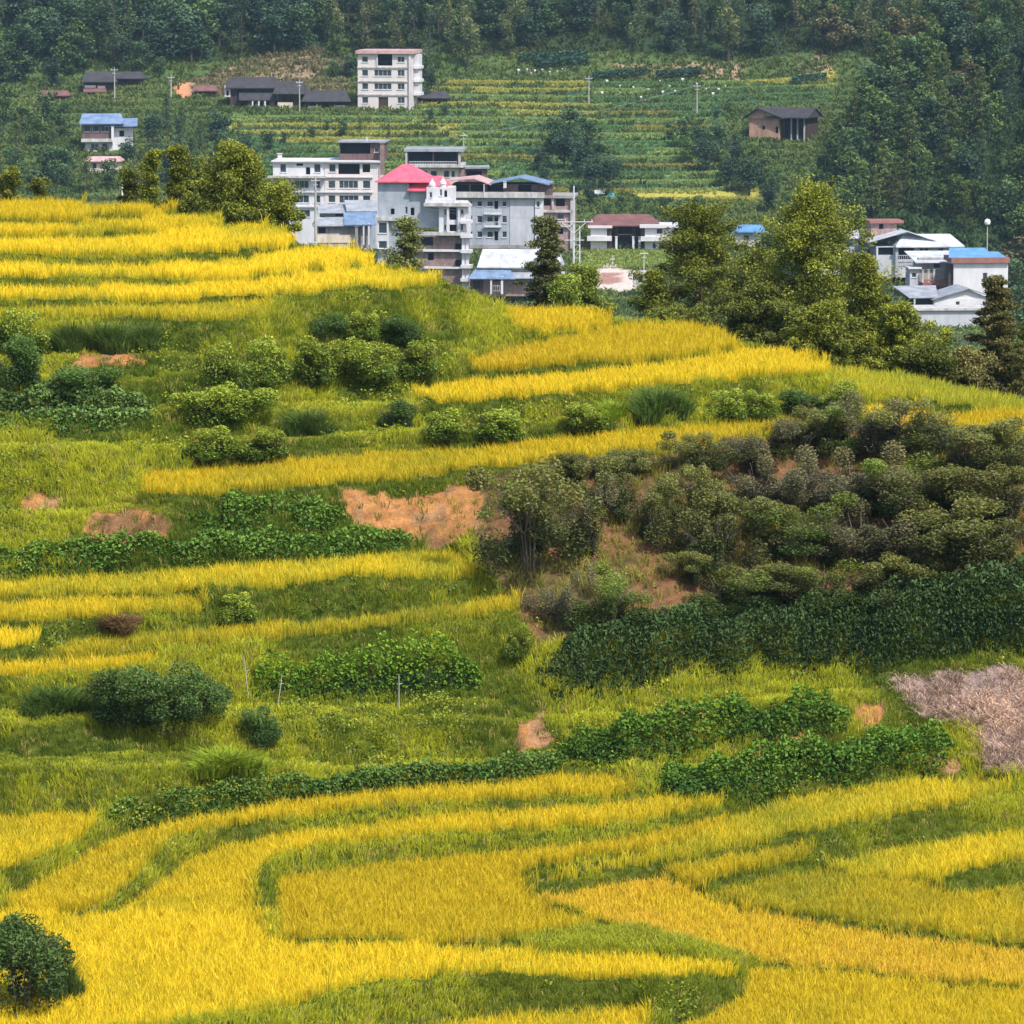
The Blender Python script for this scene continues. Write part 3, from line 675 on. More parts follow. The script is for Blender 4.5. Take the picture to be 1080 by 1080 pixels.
for kd in ('grey', 'leafy', 'dark', 'clump'):
    for vr in range(4):
        fo, stm = shrub_proto(kd, vr); fm = mk_mesh('foliage', fo); sm_ = None
        if stm: so = stm.build('stems', M['twig' if kd == 'grey' else 'bark']); sm_ = so.data; bpy.data.objects.remove(so)
        KINDS[kd, vr] = (fm, sm_)
NAMES = {'grey': 'shrub', 'leafy': 'leafy_bush', 'dark': 'dark_bush', 'clump': 'grass_clump'}
CATS = {'grey': 'shrub', 'leafy': 'bush', 'dark': 'bush', 'clump': 'grass clump'}
def shrub(px, py, wpx, hpx, kind, var, label, group=None, at_=hill_at):
    p = at_(px, py); s = ppm(p.y); w = wpx/s/2.0; h = hpx/s/1.6
    if kind == 'leafy': w *= 1.2; h *= 1.4
    elif kind == 'dark': w *= 1.15
    r = empty(NAMES[kind], p, random.uniform(0, 6.28)); r.scale = (w*random.uniform(.9, 1.1), w, h)
    fm, sm_ = KINDS[kind, var]
    for nm, me in (('foliage', fm), ('stems', sm_)):
        if me is None: continue
        o = bpy.data.objects.new(nm, me); COL.objects.link(o); o.parent = r
    tag(r, label, CATS[kind], group); return r
ORD = ['first','second','third','fourth','fifth','sixth','seventh','eighth','ninth','tenth','eleventh','twelfth','thirteenth','fourteenth','fifteenth','sixteenth','seventeenth']
V_, F_, C_ = leafs(WEEDS[0], .11, WEEDS[1], .55, .6)
tag(np_obj('weeds', V_, [F_], M['leaf'], vcol=C_), 'tangled broad leaved weeds spreading over the steep banks', 'weeds', kind='stuff')
# shrubs of the red slope, in four rows from its top to the hedge
gt = {0: 'grey green', 1: 'olive', 2: 'half bare brownish', 3: 'fresher green'}
SH_ROWS = [
 ('topmost', [(600,500,60,30,1),(650,497,70,32,1),(740,492,80,42,0),(790,488,70,50,2),(840,474,75,48,0),(885,470,80,52,3),(930,470,75,62,2),(975,478,80,62,0),(1025,492,85,55,1),(1075,498,85,60,0)]),
 ('upper middle', [(650,540,75,62,0),(745,548,90,62,0),(800,532,85,60,2),(845,528,75,58,2),(895,535,90,66,2),(945,535,90,62,3),(1000,545,100,66,1),(1060,555,100,66,0)]),
 ('lower middle', [(560,595,125,112,0),(612,575,60,72,2),(690,560,60,60,1),(752,598,110,82,0),(800,560,60,42,1),(850,585,90,70,3),(905,590,95,66,2),(965,600,120,72,1),(1045,598,110,74,0)]),
 ('lowest', [(590,655,60,62,2),(640,656,90,66,3),(730,610,50,40,1),(765,640,80,52,3),(820,630,85,48,1),(870,636,80,50,3),(925,632,80,52,0),(985,625,80,46,1),(745,588,40,40,2)]),
]
for rn, lst in SH_ROWS:
    lst = sorted(lst)
    for i, (x, y, w, h, v) in enumerate(lst):
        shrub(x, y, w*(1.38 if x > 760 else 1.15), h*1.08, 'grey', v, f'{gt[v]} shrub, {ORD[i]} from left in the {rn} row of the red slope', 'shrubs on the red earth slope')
OTH = [
 (75,367,48,46,'clump',0,'dark grass clump left of the other two above the bare patch at the left'),
 (115,366,60,46,'clump',1,'dark grass clump in the middle of three above the bare patch'),
 (152,365,46,44,'clump',0,'dark grass clump right of the other two above the bare patch'),
 (12,405,70,62,'dark',0,'dark blue green bush at the left edge above the vine rows'),
 (20,368,60,42,'leafy',1,'leafy bush at the left edge under the pale rice strip'),
 (80,416,88,44,'dark',1,'dark sprawling vine bush above the left vine row'),
 (345,352,44,32,'dark',2,'small dark bush below the skyline shoulder, left of its neighbour'),
 (385,352,44,26,'leafy',0,'small leafy bush between two dark bushes below the skyline shoulder'),
 (422,356,52,34,'dark',3,'small dark bush on the right below the skyline shoulder'),
 (235,402,60,40,'leafy',0,'bright leafy bush at the left end of the bush line on the middle bank'),
 (285,400,60,42,'leafy',1,'second bright leafy bush from left in the bush line on the middle bank'),
 (335,398,64,44,'leafy',2,'third bright leafy bush from left in the bush line on the middle bank'),
 (390,398,64,40,'leafy',3,'fourth bright leafy bush from left in the bush line on the middle bank'),
 (440,392,60,34,'leafy',0,'bright leafy bush at the right end of the bush line on the middle bank'),
 (215,440,70,34,'leafy',3,'low yellow green bush below the left of the bush line'),
 (262,436,64,34,'leafy',2,'low yellow green bush below the middle of the bush line'),
 (322,452,66,38,'clump',1,'dark grassy bush in the middle of the lower bank'),
 (415,446,54,34,'dark',0,'round dark bush above the longest rice strip, left of centre'),
 (228,478,62,28,'leafy',1,'sprawling leafy bush just above the left tip of the longest rice strip'),
 (280,478,66,28,'leafy',0,'sprawling leafy bush beside another above the longest rice strip'),
 (470,458,60,28,'leafy',0,'low leafy bush above the longest rice strip, left of a second'),
 (525,458,64,30,'leafy',2,'low leafy bush above the longest rice strip, right of a second'),
 (618,450,58,28,'leafy',3,'low round leafy bush between long rice strips near the picture centre'),
 (695,434,72,46,'clump',0,'tallest dark arching grass clump between the long rice strips'),
 (650,436,50,30,'clump',3,'pale arching grass clump left of the tallest dark one'),
 (765,438,54,28,'leafy',1,'leafy bush right of the tallest dark grass clump'),
 (806,435,46,26,'leafy',0,'small leafy bush at the middle of the row under the big pines'),
 (846,430,54,30,'dark',2,'dark leafy bush in the row under the big pines'),
 (885,426,46,26,'leafy',3,'leafy bush at the right end of the row under the big pines'),
 (130,756,76,64,'dark',0,'tall blue green bush at the left of the big dark thicket'),
 (172,762,92,80,'dark',1,'largest blue green bush in the middle of the big dark thicket'),
 (212,754,76,58,'dark',2,'blue green bush at the right of the big dark thicket'),
 (275,776,48,44,'dark',3,'small blue green bush right of the big dark thicket'),
 (250,650,46,26,'leafy',1,'small dark leafy plant on the narrow green bank right of the reddish weeds'),
 (126,656,58,24,'clump',2,'reddish dry weeds on the narrow bank'),
 (238,806,90,34,'clump',3,'bright arching grass clump on the tall grassy bank'),
 (60,745,90,44,'clump',1,'grass clump at the left below the short rice strip'),
 (22,1056,130,112,'dark',2,'large rounded green bush at the left edge inside the broad rice field'),
 (66,1044,50,60,'clump',1,'grass tuft on the right flank of the large bush in the rice field'),
 (545,690,40,34,'leafy',1,'small bush at the left tip of the tall dark hedge'),
 (760,575,36,30,'dark',3,'small very dark bush in the middle of the red earth slope'),
]
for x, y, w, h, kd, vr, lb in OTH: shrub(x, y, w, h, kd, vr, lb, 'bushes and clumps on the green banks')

def leafy_row(name, label, cat, base, hpx, depth, size, c0, c1, dens, mat='glossleaf', hang=.3, asp=.6, lump=.35, group=None, upb=.5):
    """a continuous row of leafy plants along a ground line; base in picture points"""
    pts = []
    for (a, b) in zip(base[:-1], base[1:]):
        n = max(2, int(abs(b[0]-a[0])/8))
        for i in range(n): t = i/n; pts.append(hill_at(a[0]*(1-t)+b[0]*t, a[1]*(1-t)+b[1]*t))
    pts.append(hill_at(*base[-1]))
    A = np.array([tuple(p) for p in pts]); k = np.array([.2, .2, .2, .2, .2])
    for ax in (1, 2):
        pad = np.concatenate([[A[0, ax]]*2, A[:, ax], [A[-1, ax]]*2]); A[:, ax] = np.convolve(pad, k, 'valid')
    d = np.linalg.norm(np.diff(A, axis=0), axis=1); cum = np.concatenate([[0], np.cumsum(d)]); L = cum[-1]
    x = A[:, 0]; hm = np.array([np.interp(0, [0], [0])])
    s_ = ppm(A[:, 1].mean())
    N = int(L*(depth+2*np.mean(hpx)/s_)*dens)
    u_ = rng.uniform(0, L, N); B = np.stack([np.interp(u_, cum, A[:, i]) for i in range(3)], 1)
    hh = np.interp(u_, np.linspace(0, L, len(hpx)), hpx)/s_
    ang = rng.uniform(-.15, math.pi*.95, N)
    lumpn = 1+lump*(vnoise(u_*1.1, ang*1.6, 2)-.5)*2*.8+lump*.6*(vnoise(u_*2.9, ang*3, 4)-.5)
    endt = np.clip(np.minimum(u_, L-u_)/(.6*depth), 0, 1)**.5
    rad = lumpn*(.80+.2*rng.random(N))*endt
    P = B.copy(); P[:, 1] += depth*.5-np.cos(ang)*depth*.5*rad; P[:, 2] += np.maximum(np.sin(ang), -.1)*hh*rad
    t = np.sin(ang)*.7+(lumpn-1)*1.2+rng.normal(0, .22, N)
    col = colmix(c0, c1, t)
    out = np.stack([0*ang, -np.cos(ang), np.sin(ang)*.3], 1)
    V, F, Cc = leafs(P, size, col, asp, upb, hang, axis=out)
    root = empty(name, tuple(A[len(A)//2])); off = np.array(root.location)
    np_obj('foliage', V-off, [F], M[mat], root, vcol=Cc)
    # dark core added to stop see-through, not real stems; shade put into colour
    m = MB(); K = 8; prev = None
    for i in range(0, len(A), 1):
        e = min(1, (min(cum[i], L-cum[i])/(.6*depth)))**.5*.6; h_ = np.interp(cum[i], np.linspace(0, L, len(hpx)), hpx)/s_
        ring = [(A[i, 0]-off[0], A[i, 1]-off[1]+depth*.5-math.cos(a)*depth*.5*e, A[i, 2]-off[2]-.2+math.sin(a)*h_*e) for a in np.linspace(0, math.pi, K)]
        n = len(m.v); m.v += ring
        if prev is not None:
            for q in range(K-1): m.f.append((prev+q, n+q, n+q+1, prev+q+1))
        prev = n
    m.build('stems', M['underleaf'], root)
    tag(root, label, cat, group); return root
m_, n_, b_ = mat_base('painted_shade_core', .95, .05); b_.inputs['Base Color'].default_value = (.02, .035, .012, 1); M['underleaf'] = m_
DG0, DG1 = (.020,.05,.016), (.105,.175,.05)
MG0, MG1 = (.045,.11,.018), (.15,.27,.035)
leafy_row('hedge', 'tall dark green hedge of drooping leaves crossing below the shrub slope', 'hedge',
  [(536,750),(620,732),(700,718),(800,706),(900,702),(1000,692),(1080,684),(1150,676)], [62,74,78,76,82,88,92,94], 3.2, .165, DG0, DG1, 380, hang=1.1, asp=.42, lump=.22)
leafy_row('vine_row', 'long bean hedge with dark leaves on the left above the yellow green rice', 'vine row', [(-40,606),(60,600),(150,594),(300,586),(445,574)], [34,36,36,32,20], 1.3, .15, MG0, (.15,.25,.035), 260, lump=.4)
leafy_row('vine_row', 'short mounded vine patch above the long bean hedge beside the red earth', 'vine row', [(168,560),(250,560),(330,556),(400,562)], [36,44,36,16], 2.4, .15, MG0, (.13,.22,.03), 240, lump=.4)
leafy_row('vine_row', 'upper vine row of two at the left edge on the middle bank', 'vine row', [(-40,436),(60,436),(170,434)], [30,32,24], 2.2, .16, DG0, (.15,.23,.05), 220, lump=.4)
leafy_row('vine_row', 'lower vine row of two at the left edge on the middle bank', 'vine row', [(-40,456),(60,452),(175,450)], [26,28,22], 1.3, .16, MG0, (.18,.27,.07), 220, lump=.4)
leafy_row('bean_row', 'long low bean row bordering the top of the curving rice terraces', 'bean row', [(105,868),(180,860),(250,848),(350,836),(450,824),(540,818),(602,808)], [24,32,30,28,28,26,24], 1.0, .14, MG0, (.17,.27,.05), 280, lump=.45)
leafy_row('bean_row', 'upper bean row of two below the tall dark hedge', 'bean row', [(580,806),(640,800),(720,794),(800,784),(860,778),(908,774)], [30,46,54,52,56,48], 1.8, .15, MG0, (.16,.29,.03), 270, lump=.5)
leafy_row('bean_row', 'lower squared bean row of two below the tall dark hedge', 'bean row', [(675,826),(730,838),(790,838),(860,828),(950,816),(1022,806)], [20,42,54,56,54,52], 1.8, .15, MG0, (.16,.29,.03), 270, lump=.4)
leafy_row('bean_row', 'climbing bean row trained on thin poles below the left terraces', 'bean row', [(262,734),(330,736),(400,732),(460,728),(512,724)], [44,52,56,60,50], .7, .14, (.06,.13,.012), (.18,.3,.025), 200, lump=.6)
leafy_row('vine_row', 'low leafy row on the narrow terrace left of the climbing beans', 'vine row', [(20,726),(70,724),(115,722)], [18,22,18], 1.2, .15, MG0, MG1, 200, lump=.5)
for i, (x, y, h, ln) in enumerate([(264,732,48,-3),(292,736,34,3),(421,736,34,0)]):
    b = hill_at(x, y); s_ = ppm(b.y); m = MB(); b2 = Vector((0, 0, 0)); m.tube((0,0,-.3), (ln/s_*2, .05, h/s_), .018, .012, 5)
    # a split tip and a tie make the pole
    m.tube((ln/s_*1.4, .03, h/s_*.7), (ln/s_*1.4+.12, .03, h/s_*.74), .02, .012, 4)
    tag(m.build('bean_pole', M['pole'], loc=b-Vector((0, .25, 0))), f'thin pale bean pole, {ORD[sorted([264,292,421]).index(x)]} from left, leaning in front of the climbing beans', 'pole', 'poles of the climbing beans')
# ------------------------------------------------------------------ trees
def limb_tree(h, prof, nlimb, leaf, nper, blob, cols, trunk_r, zlow=.15, flat=.8, updir=.55, lean=0., aspect=.5, up=.5, tops=1):
    """trunk with limbs; foliage in clumps along the outer half of each limb. prof(t)->radius at relative height"""
    m = MB(); segs = 7; pts = []
    for i in range(segs+1):
        t = i/segs; pts.append(Vector((lean*t*t*h+random.uniform(-.02, .02)*h*t, random.uniform(-.02, .02)*h*t, h*t*.97-.4*(t == 0))))
    for i in range(segs): m.tube(pts[i], pts[i+1], trunk_r*(1-i/segs*.9), trunk_r*(1-(i+1)/segs*.9)+.01, 7)
    Ps = []; Ts = []; nlimb = int(nlimb*1.7); blob = blob*.7
    for k in range(nlimb):
        t = zlow+(1-zlow)*((k+.5)/nlimb)**.85; a = k*2.4+random.uniform(-.5, .5); L = prof(t)*random.uniform(.5, 1.12)
        i = min(int(t*segs), segs-1); p = pts[i].lerp(pts[i+1], t*segs-i)
        d = Vector((math.cos(a), math.sin(a), updir*random.uniform(.3, 1.6)*(1.4-t)))
        q1 = p+d*L*.5; q2 = p+d*L+Vector((0, 0, -.06*L))
        m.tube(p, q1, trunk_r*.38*(1.1-t), trunk_r*.22*(1.1-t), 5); m.tube(q1, q2, trunk_r*.22*(1.1-t), .01, 4)
        for b in range(3 if L > 1 else 2):
            s = .35+.65*(b+random.random())/3
            c = p+d*L*s+Vector((random.uniform(-1, 1), random.uniform(-1, 1), random.uniform(-.2, .5)))*blob*.55
            r = blob*random.uniform(.55, 1.25)
            P = ball(nper, c, (r, r, r*flat), .0); Ps.append(P)
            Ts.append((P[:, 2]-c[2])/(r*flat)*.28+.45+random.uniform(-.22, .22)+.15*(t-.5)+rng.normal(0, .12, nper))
    for b in range(tops*2):
        c = pts[-1]+Vector((random.uniform(-.3, .3), random.uniform(-.3, .3), random.uniform(-.6, .2)))*blob
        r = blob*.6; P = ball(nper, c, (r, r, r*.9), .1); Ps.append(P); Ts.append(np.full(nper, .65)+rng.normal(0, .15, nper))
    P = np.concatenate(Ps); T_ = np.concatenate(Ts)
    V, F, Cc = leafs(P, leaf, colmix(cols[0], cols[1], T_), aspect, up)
    return V, F, Cc, m
def put_tree(name, label, cat, loc, group, args, kw, rz=0):
    V, F, Cc, m = limb_tree(*args, **kw); r = empty(name, loc, rz)
    np_obj('crown', V, [F], M['needle'], r, vcol=Cc); m.build('trunk', M['bark'], r)
    return tag(r, label, cat, group)
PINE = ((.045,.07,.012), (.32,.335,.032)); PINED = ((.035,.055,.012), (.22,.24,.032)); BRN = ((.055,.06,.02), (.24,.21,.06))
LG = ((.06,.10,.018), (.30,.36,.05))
def near_tree(px, ks, top, wid, kind, label, name='pine_tree', cols=PINE, group='trees along the hilltop', dens=1.0, cat='tree', **kw):
    b = behind_crest(px, ks); s = ppm(b.y); ztop = at(px, top, b.y).z; h = ztop-b.z; R_ = wid/s/2*(1.18 if kind != 'cone' else 1.05)
    hv = max(.25, 1-(wid/s*1.0)/h) 
    if kind == 'round': prof = lambda t: R_*max(.18, math.sin(math.pi*min(1, max(0, (t-.05)/.95))**.8))**.7
    elif kind == 'cone': prof = lambda t: R_*(1.08-t)**.75
    else: prof = lambda t: R_*(.35+.65*math.sin(math.pi*min(1, t*.9+.1)))
    nl = int(kw.pop('nl', 46)*dens); 
    return put_tree(name, label, cat, b, group, (h, prof, nl, kw.pop('leaf', .125), int(kw.pop('nper', 85)*2.6), kw.pop('blob', max(.55, R_*.26)), cols, kw.pop('tr', .16)), dict(zlow=kw.pop('zlow', .12), **kw))
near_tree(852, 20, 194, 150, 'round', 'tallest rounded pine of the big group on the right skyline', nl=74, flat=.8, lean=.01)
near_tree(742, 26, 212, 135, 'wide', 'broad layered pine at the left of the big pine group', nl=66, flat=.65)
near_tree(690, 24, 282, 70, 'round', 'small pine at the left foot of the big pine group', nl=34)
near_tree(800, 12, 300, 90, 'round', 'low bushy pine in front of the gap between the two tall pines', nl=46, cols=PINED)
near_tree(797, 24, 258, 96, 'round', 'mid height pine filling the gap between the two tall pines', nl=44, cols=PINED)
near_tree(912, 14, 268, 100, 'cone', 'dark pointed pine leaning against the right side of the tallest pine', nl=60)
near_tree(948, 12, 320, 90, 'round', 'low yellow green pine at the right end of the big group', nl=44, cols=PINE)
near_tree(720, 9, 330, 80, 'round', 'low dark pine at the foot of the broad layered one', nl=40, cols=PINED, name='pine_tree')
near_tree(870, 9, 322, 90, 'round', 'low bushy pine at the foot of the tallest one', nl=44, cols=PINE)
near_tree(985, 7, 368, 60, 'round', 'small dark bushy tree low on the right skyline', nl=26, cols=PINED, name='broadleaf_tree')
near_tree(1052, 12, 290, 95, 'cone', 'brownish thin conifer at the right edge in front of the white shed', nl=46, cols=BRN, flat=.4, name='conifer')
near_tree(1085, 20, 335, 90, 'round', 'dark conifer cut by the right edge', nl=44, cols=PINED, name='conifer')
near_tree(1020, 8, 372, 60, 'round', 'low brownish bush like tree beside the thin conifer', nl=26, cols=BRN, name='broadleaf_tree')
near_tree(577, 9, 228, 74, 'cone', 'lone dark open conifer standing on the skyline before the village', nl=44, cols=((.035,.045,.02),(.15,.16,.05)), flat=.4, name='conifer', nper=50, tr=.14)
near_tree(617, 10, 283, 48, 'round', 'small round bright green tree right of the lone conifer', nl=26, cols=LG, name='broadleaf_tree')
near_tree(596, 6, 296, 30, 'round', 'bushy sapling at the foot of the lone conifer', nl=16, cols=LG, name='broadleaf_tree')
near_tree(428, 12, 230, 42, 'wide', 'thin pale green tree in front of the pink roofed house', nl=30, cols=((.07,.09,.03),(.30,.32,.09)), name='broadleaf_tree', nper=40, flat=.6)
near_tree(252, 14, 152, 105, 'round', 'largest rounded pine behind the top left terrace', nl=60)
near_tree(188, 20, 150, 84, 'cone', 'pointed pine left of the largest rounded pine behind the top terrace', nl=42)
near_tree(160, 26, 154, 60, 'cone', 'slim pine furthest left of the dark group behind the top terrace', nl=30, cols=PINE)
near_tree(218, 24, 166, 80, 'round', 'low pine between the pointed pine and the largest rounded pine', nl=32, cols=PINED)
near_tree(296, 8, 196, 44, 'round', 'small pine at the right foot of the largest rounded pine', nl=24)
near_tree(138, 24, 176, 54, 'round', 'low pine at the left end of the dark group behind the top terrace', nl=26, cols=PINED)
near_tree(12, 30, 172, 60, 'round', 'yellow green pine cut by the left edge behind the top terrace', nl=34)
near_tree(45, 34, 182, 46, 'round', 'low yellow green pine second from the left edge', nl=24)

# distant woods: single meshes, copied
def crown_proto(kind, var):
    m = MB(); h = 10.
    if kind == 'broad':
        Ps = []; Ts = []
        for b in range(15):
            a = random.uniform(0, 6.28); rr = random.uniform(0, 3.0); z = random.uniform(2.2, 9.0); rr *= math.sqrt(max(.1, 1-((z-5)/5.2)**2))
            c = (math.cos(a)*rr, math.sin(a)*rr, z); r = random.uniform(1.1, 1.9)
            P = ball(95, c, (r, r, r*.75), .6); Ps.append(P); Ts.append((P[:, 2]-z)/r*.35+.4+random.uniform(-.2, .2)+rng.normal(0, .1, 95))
        pal = [((.022,.05,.022),(.13,.21,.075)), ((.028,.055,.018),(.18,.26,.06)), ((.018,.042,.03),(.10,.17,.085)), ((.05,.05,.025),(.22,.19,.08))][var]
        sz, asp, up = .62, .6, .5
    elif kind == 'conifer':
        Ps = []; Ts = []
        for b in range(20):
            t = b/20; a = b*2.4; L = 2.5*(1.05-t)**.8; z = 1.6+t*9.4
            c = (math.cos(a)*L*.6, math.sin(a)*L*.6, z); P = ball(62, c, (L*.55+.35, L*.55+.35, .55), .2); Ps.append(P)
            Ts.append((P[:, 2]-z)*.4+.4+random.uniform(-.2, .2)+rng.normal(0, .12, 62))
        pal = [((.022,.045,.02),(.13,.20,.06)), ((.03,.05,.02),(.21,.25,.055)), ((.02,.04,.026),(.11,.17,.08)), ((.04,.05,.02),(.23,.23,.06))][var]
        sz, asp, up = .5, .4, .5
    else:                      # tall feathery bamboo like columns
        Ps = []; Ts = []
        for b in range(16):
            a = random.uniform(0, 6.28); rr = random.uniform(0, 1.5); z = random.uniform(2.5, 12.)
            c = (math.cos(a)*rr, math.sin(a)*rr, z); P = ball(75, c, (.8, .8, 1.3), .3); Ps.append(P); Ts.append((P[:, 2]-z)*.15+.45+random.uniform(-.25, .2)+rng.normal(0, .12, 75))
        pal = [((.03,.055,.022),(.18,.24,.09)), ((.04,.06,.025),(.24,.27,.09)), ((.025,.05,.03),(.14,.20,.09)), ((.05,.06,.03),(.25,.24,.1))][var]
        sz, asp, up = .5, .35, .3
    P = np.concatenate(Ps); V, F, Cc = leafs(P, sz, colmix(pal[0], pal[1], np.concatenate(Ts)), asp, up)
    top = 9 if kind != 'bamboo' else 11
    m.tube((0, 0, -1.5), (0, 0, top*.6), .22, .14, 6); m.tube((0, 0, top*.6), (.1, 0, top), .14, .03, 5)
    nv = len(V); tv = np.array(m.v); tris = []; qs = []
    for f in m.f:
        if len(f) == 4: qs.append([i+nv for i in f])
        else:
            for k in range(1, len(f)-1): tris.append([f[0]+nv, f[k]+nv, f[k+1]+nv])
    VV = np.concatenate([V, tv]); CC = np.concatenate([Cc, np.tile([.08,.06,.045], (len(tv), 1))])
    mi = np.zeros(len(F)+len(qs)+len(tris), int)
    o = np_obj('tree', VV, [F, np.array(qs), np.array(tris)], [M['forest']], vcol=CC, matidx=mi); me = o.data; bpy.data.objects.remove(o); return me
TP = {(k, v): crown_proto(k, v) for k in ('broad', 'conifer', 'bamboo') for v in range(4)}
TN = {'broad': 'broadleaf_tree', 'conifer': 'conifer', 'bamboo': 'bamboo'}
TD = {('broad',0): 'dark green rounded tree', ('broad',1): 'mid green rounded tree', ('broad',2): 'blue green rounded tree', ('broad',3): 'brownish rounded tree',
      ('conifer',0): 'dark green pointed tree', ('conifer',1): 'olive pointed tree', ('conifer',2): 'blue green pointed tree', ('conifer',3): 'yellowish pointed tree',
      ('bamboo',0): 'tall feathery green clump', ('bamboo',1): 'tall feathery light green clump', ('bamboo',2): 'tall feathery dull green clump', ('bamboo',3): 'tall feathery pale clump'}
def far_tree(loc, kind, var, sc, where, group):
    o = bpy.data.objects.new(TN[kind], TP[kind, var]); COL.objects.link(o); o.location = loc
    o.rotation_euler = (0, 0, random.uniform(0, 6.28)); s = sc*random.uniform(.82, 1.2); o.scale = (s*random.uniform(.9, 1.25), s*random.uniform(.9, 1.25), s)
    tag(o, f'{TD[kind, var]} {where}', 'tree' if kind != 'bamboo' else 'bamboo clump', group+', '+TD[kind, var]); return o
def pick(w):
    r = random.random()*sum(w.values()); 
    for k, v in w.items():
        r -= v
        if r <= 0: return k
    return k
LOW = [(-40,112),(60,84),(120,74),(180,72),(240,62),(330,58),(375,60),(460,80),(500,76),(545,62),(620,56),(700,60),(880,72),(960,80)]
cnt = {}
SILX = [p[0] for p in sil]; SILY = [p[1] for p in sil]
def scatter(ymin, ymax, gap, ok, zf, choose, sc, where, group, xr=(-25, 1110)):
    n = 0; Y = ymin
    while Y < ymax:
        x0 = (xr[0]-540)/FPX*Y; x1 = (xr[1]-540)/FPX*Y; x = x0+random.uniform(0, gap)
        while x < x1:
            xx = x+random.uniform(-.35, .35)*gap; yy = Y+random.uniform(-.35, .35)*gap
            z = zf(xx, yy)
            if z is not None:
                # where it is seen, to test against the outlines of the woods
                d = yy; tt = (CAMZ-z)/d; py = 540-FPX*math.tan(PITCH-math.atan(tt)) ; px = 540+xx/d*FPX*(cp+(540-py)/FPX*sp)
                if ok(px, py): k, v = choose(px, py); far_tree((xx, yy, z), k, v, sc*random.uniform(.9, 1.1)*(.6 if group[0] == 'w' and px < 870 else 1), where(px, py), group); n += 1
            x += gap
        Y += gap*.87
    cnt[group] = n
FT = [(float(Y), CAMZ-float(ray_t(p))*float(Y)) for p, Y in FN]
def farz(x, y): return float(np.interp(y, [a[0] for a in FT], [a[1] for a in FT]))
def where_top(px, py):
    e = 'at forest edge' if py > 48 else ('midway up the forest' if py > 15 else 'high in the forest')
    z = ['above the small farmhouse', 'above the long dark farmhouse', 'behind the four storey house', 'above the golden far terraces', 'above the white markers', 'above the earthen house'][int(np.searchsorted([170, 340, 460, 600, 760], px))]
    return e+' '+z
def where_spur(px, py):
    a = 'on the left flank of' if px-np.interp(py, SILY[::-1], SILX[::-1]) < 60 else 'in the middle of'
    z = 'near its top' if py < 100 else ('halfway up' if py < 190 else 'low down')
    return (a if px < 1020 else 'at the right edge of')+' the wooded spur, '+z
def choose_top(px, py):
    if px < 330: return ('broad', pick({0: 2, 2: 3, 1: 1})) if random.random() < .75 else ('bamboo', pick({2: 2, 0: 1}))
    if px < 560: return ('bamboo', pick({0: 2, 1: 2, 2: 2, 3: 1})) if random.random() < .65 else ('broad', pick({0: 1, 1: 1, 2: 1}))
    return (pick({'broad': 3, 'bamboo': 4}), pick({0: 3, 1: 1, 2: 3, 3: .5}))
scatter(1195, 1290, 8.4, lambda px, py: py < np.interp(px, [p[0] for p in LOW], [p[1] for p in LOW]) and py > -8, farz, choose_top, 1.28, where_top, 'forest across the top')
# the spur
def spurz(x, y):
    px = 540+x/y*FPX; ts = []
    t = (SPB*(SPS+float(ray_t(332)))/y)-SPS
    return CAMZ-t*y
def ok_spur(px, py): return py > np.interp(px, SILX, SILY)+2 and py < 318 and py > -60 and not (px > 890 and py > 262 and px < 1075) and not(px<1010 and px>890 and py>246)
scatter(946, 1085, 6.15, ok_spur, spurz, lambda px, py: (pick({'conifer': 4, 'broad': 5}), pick({0: 1.5, 1: 4, 2: 1, 3: .8})), 1.0, where_spur, 'woods on the right spur', xr=(780, 1125))  # brighter variants favoured: the sunlit spur canopy is put into leaf colour
print('FOREST', cnt, sum(cnt.values()))
def cluster(spots, where, group, w):
    for x, y, s in spots:
        k = pick(w); far_tree(far_at(x, y), k[0], k[1], s, where, group)
lw = {('broad',0): 3, ('broad',2): 2, ('broad',1): 1, ('conifer',1): 1}
cluster([(x+random.uniform(-6, 6), y+random.uniform(-4, 4), random.uniform(.75, 1.05)) for x, y in [(-15,128),(8,132),(30,140),(50,134),(-10,160),(15,165),(38,158),(60,165),(-5,195),(20,198),(45,200),(70,196),(75,178),(95,205),(150,196),(118,206),(60,148),(70,205),(-20,178)]], 'in the wood at the left edge', 'wood at the left edge', {('broad',1): 3, ('broad',0): 2, ('conifer',1): 2, ('bamboo',1): 1})
cluster([(x+random.uniform(-4, 4), y, s) for x, y, s in [(158,150,.8),(178,140,.8),(195,150,.85),(165,172,.9),(190,178,.9),(212,160,.75),(235,170,.7),(225,152,.7),(140,172,.7),(205,190,.9),(178,196,.9),(232,192,.8),(255,182,.7),(262,165,.5),(285,160,.45)]], 'between the blue roofed house and the field terraces', 'dark grove left of the field terraces', {('broad',2): 3, ('conifer',0): 2, ('conifer',2): 2})
cluster([(584,165,1.0),(601,158,1.15),(618,166,.95),(595,180,.9),(612,190,1.0),(632,188,.8),(640,200,.7),(568,182,.55),(575,196,.5),(622,204,.8),(650,192,.6)], 'in the clump on the far field terraces', 'clump on the field terraces', {('broad',2): 3, ('broad',0): 3})
cluster([(706,150,.6),(722,158,.75),(740,165,.85),(757,172,.9),(775,180,.8),(792,190,.75),(745,182,.7),(768,198,.8),(790,206,.85),(725,172,.6),(800,196,.6),(815,205,.6),(810,225,.8),(735,150,.6),(758,152,.5),(776,160,.45),(768,120,.4),(755,128,.35)], 'in the dark grove left of the earthen house', 'grove left of the earthen house', {('broad',2): 3, ('broad',0): 4, ('broad',1): 1})
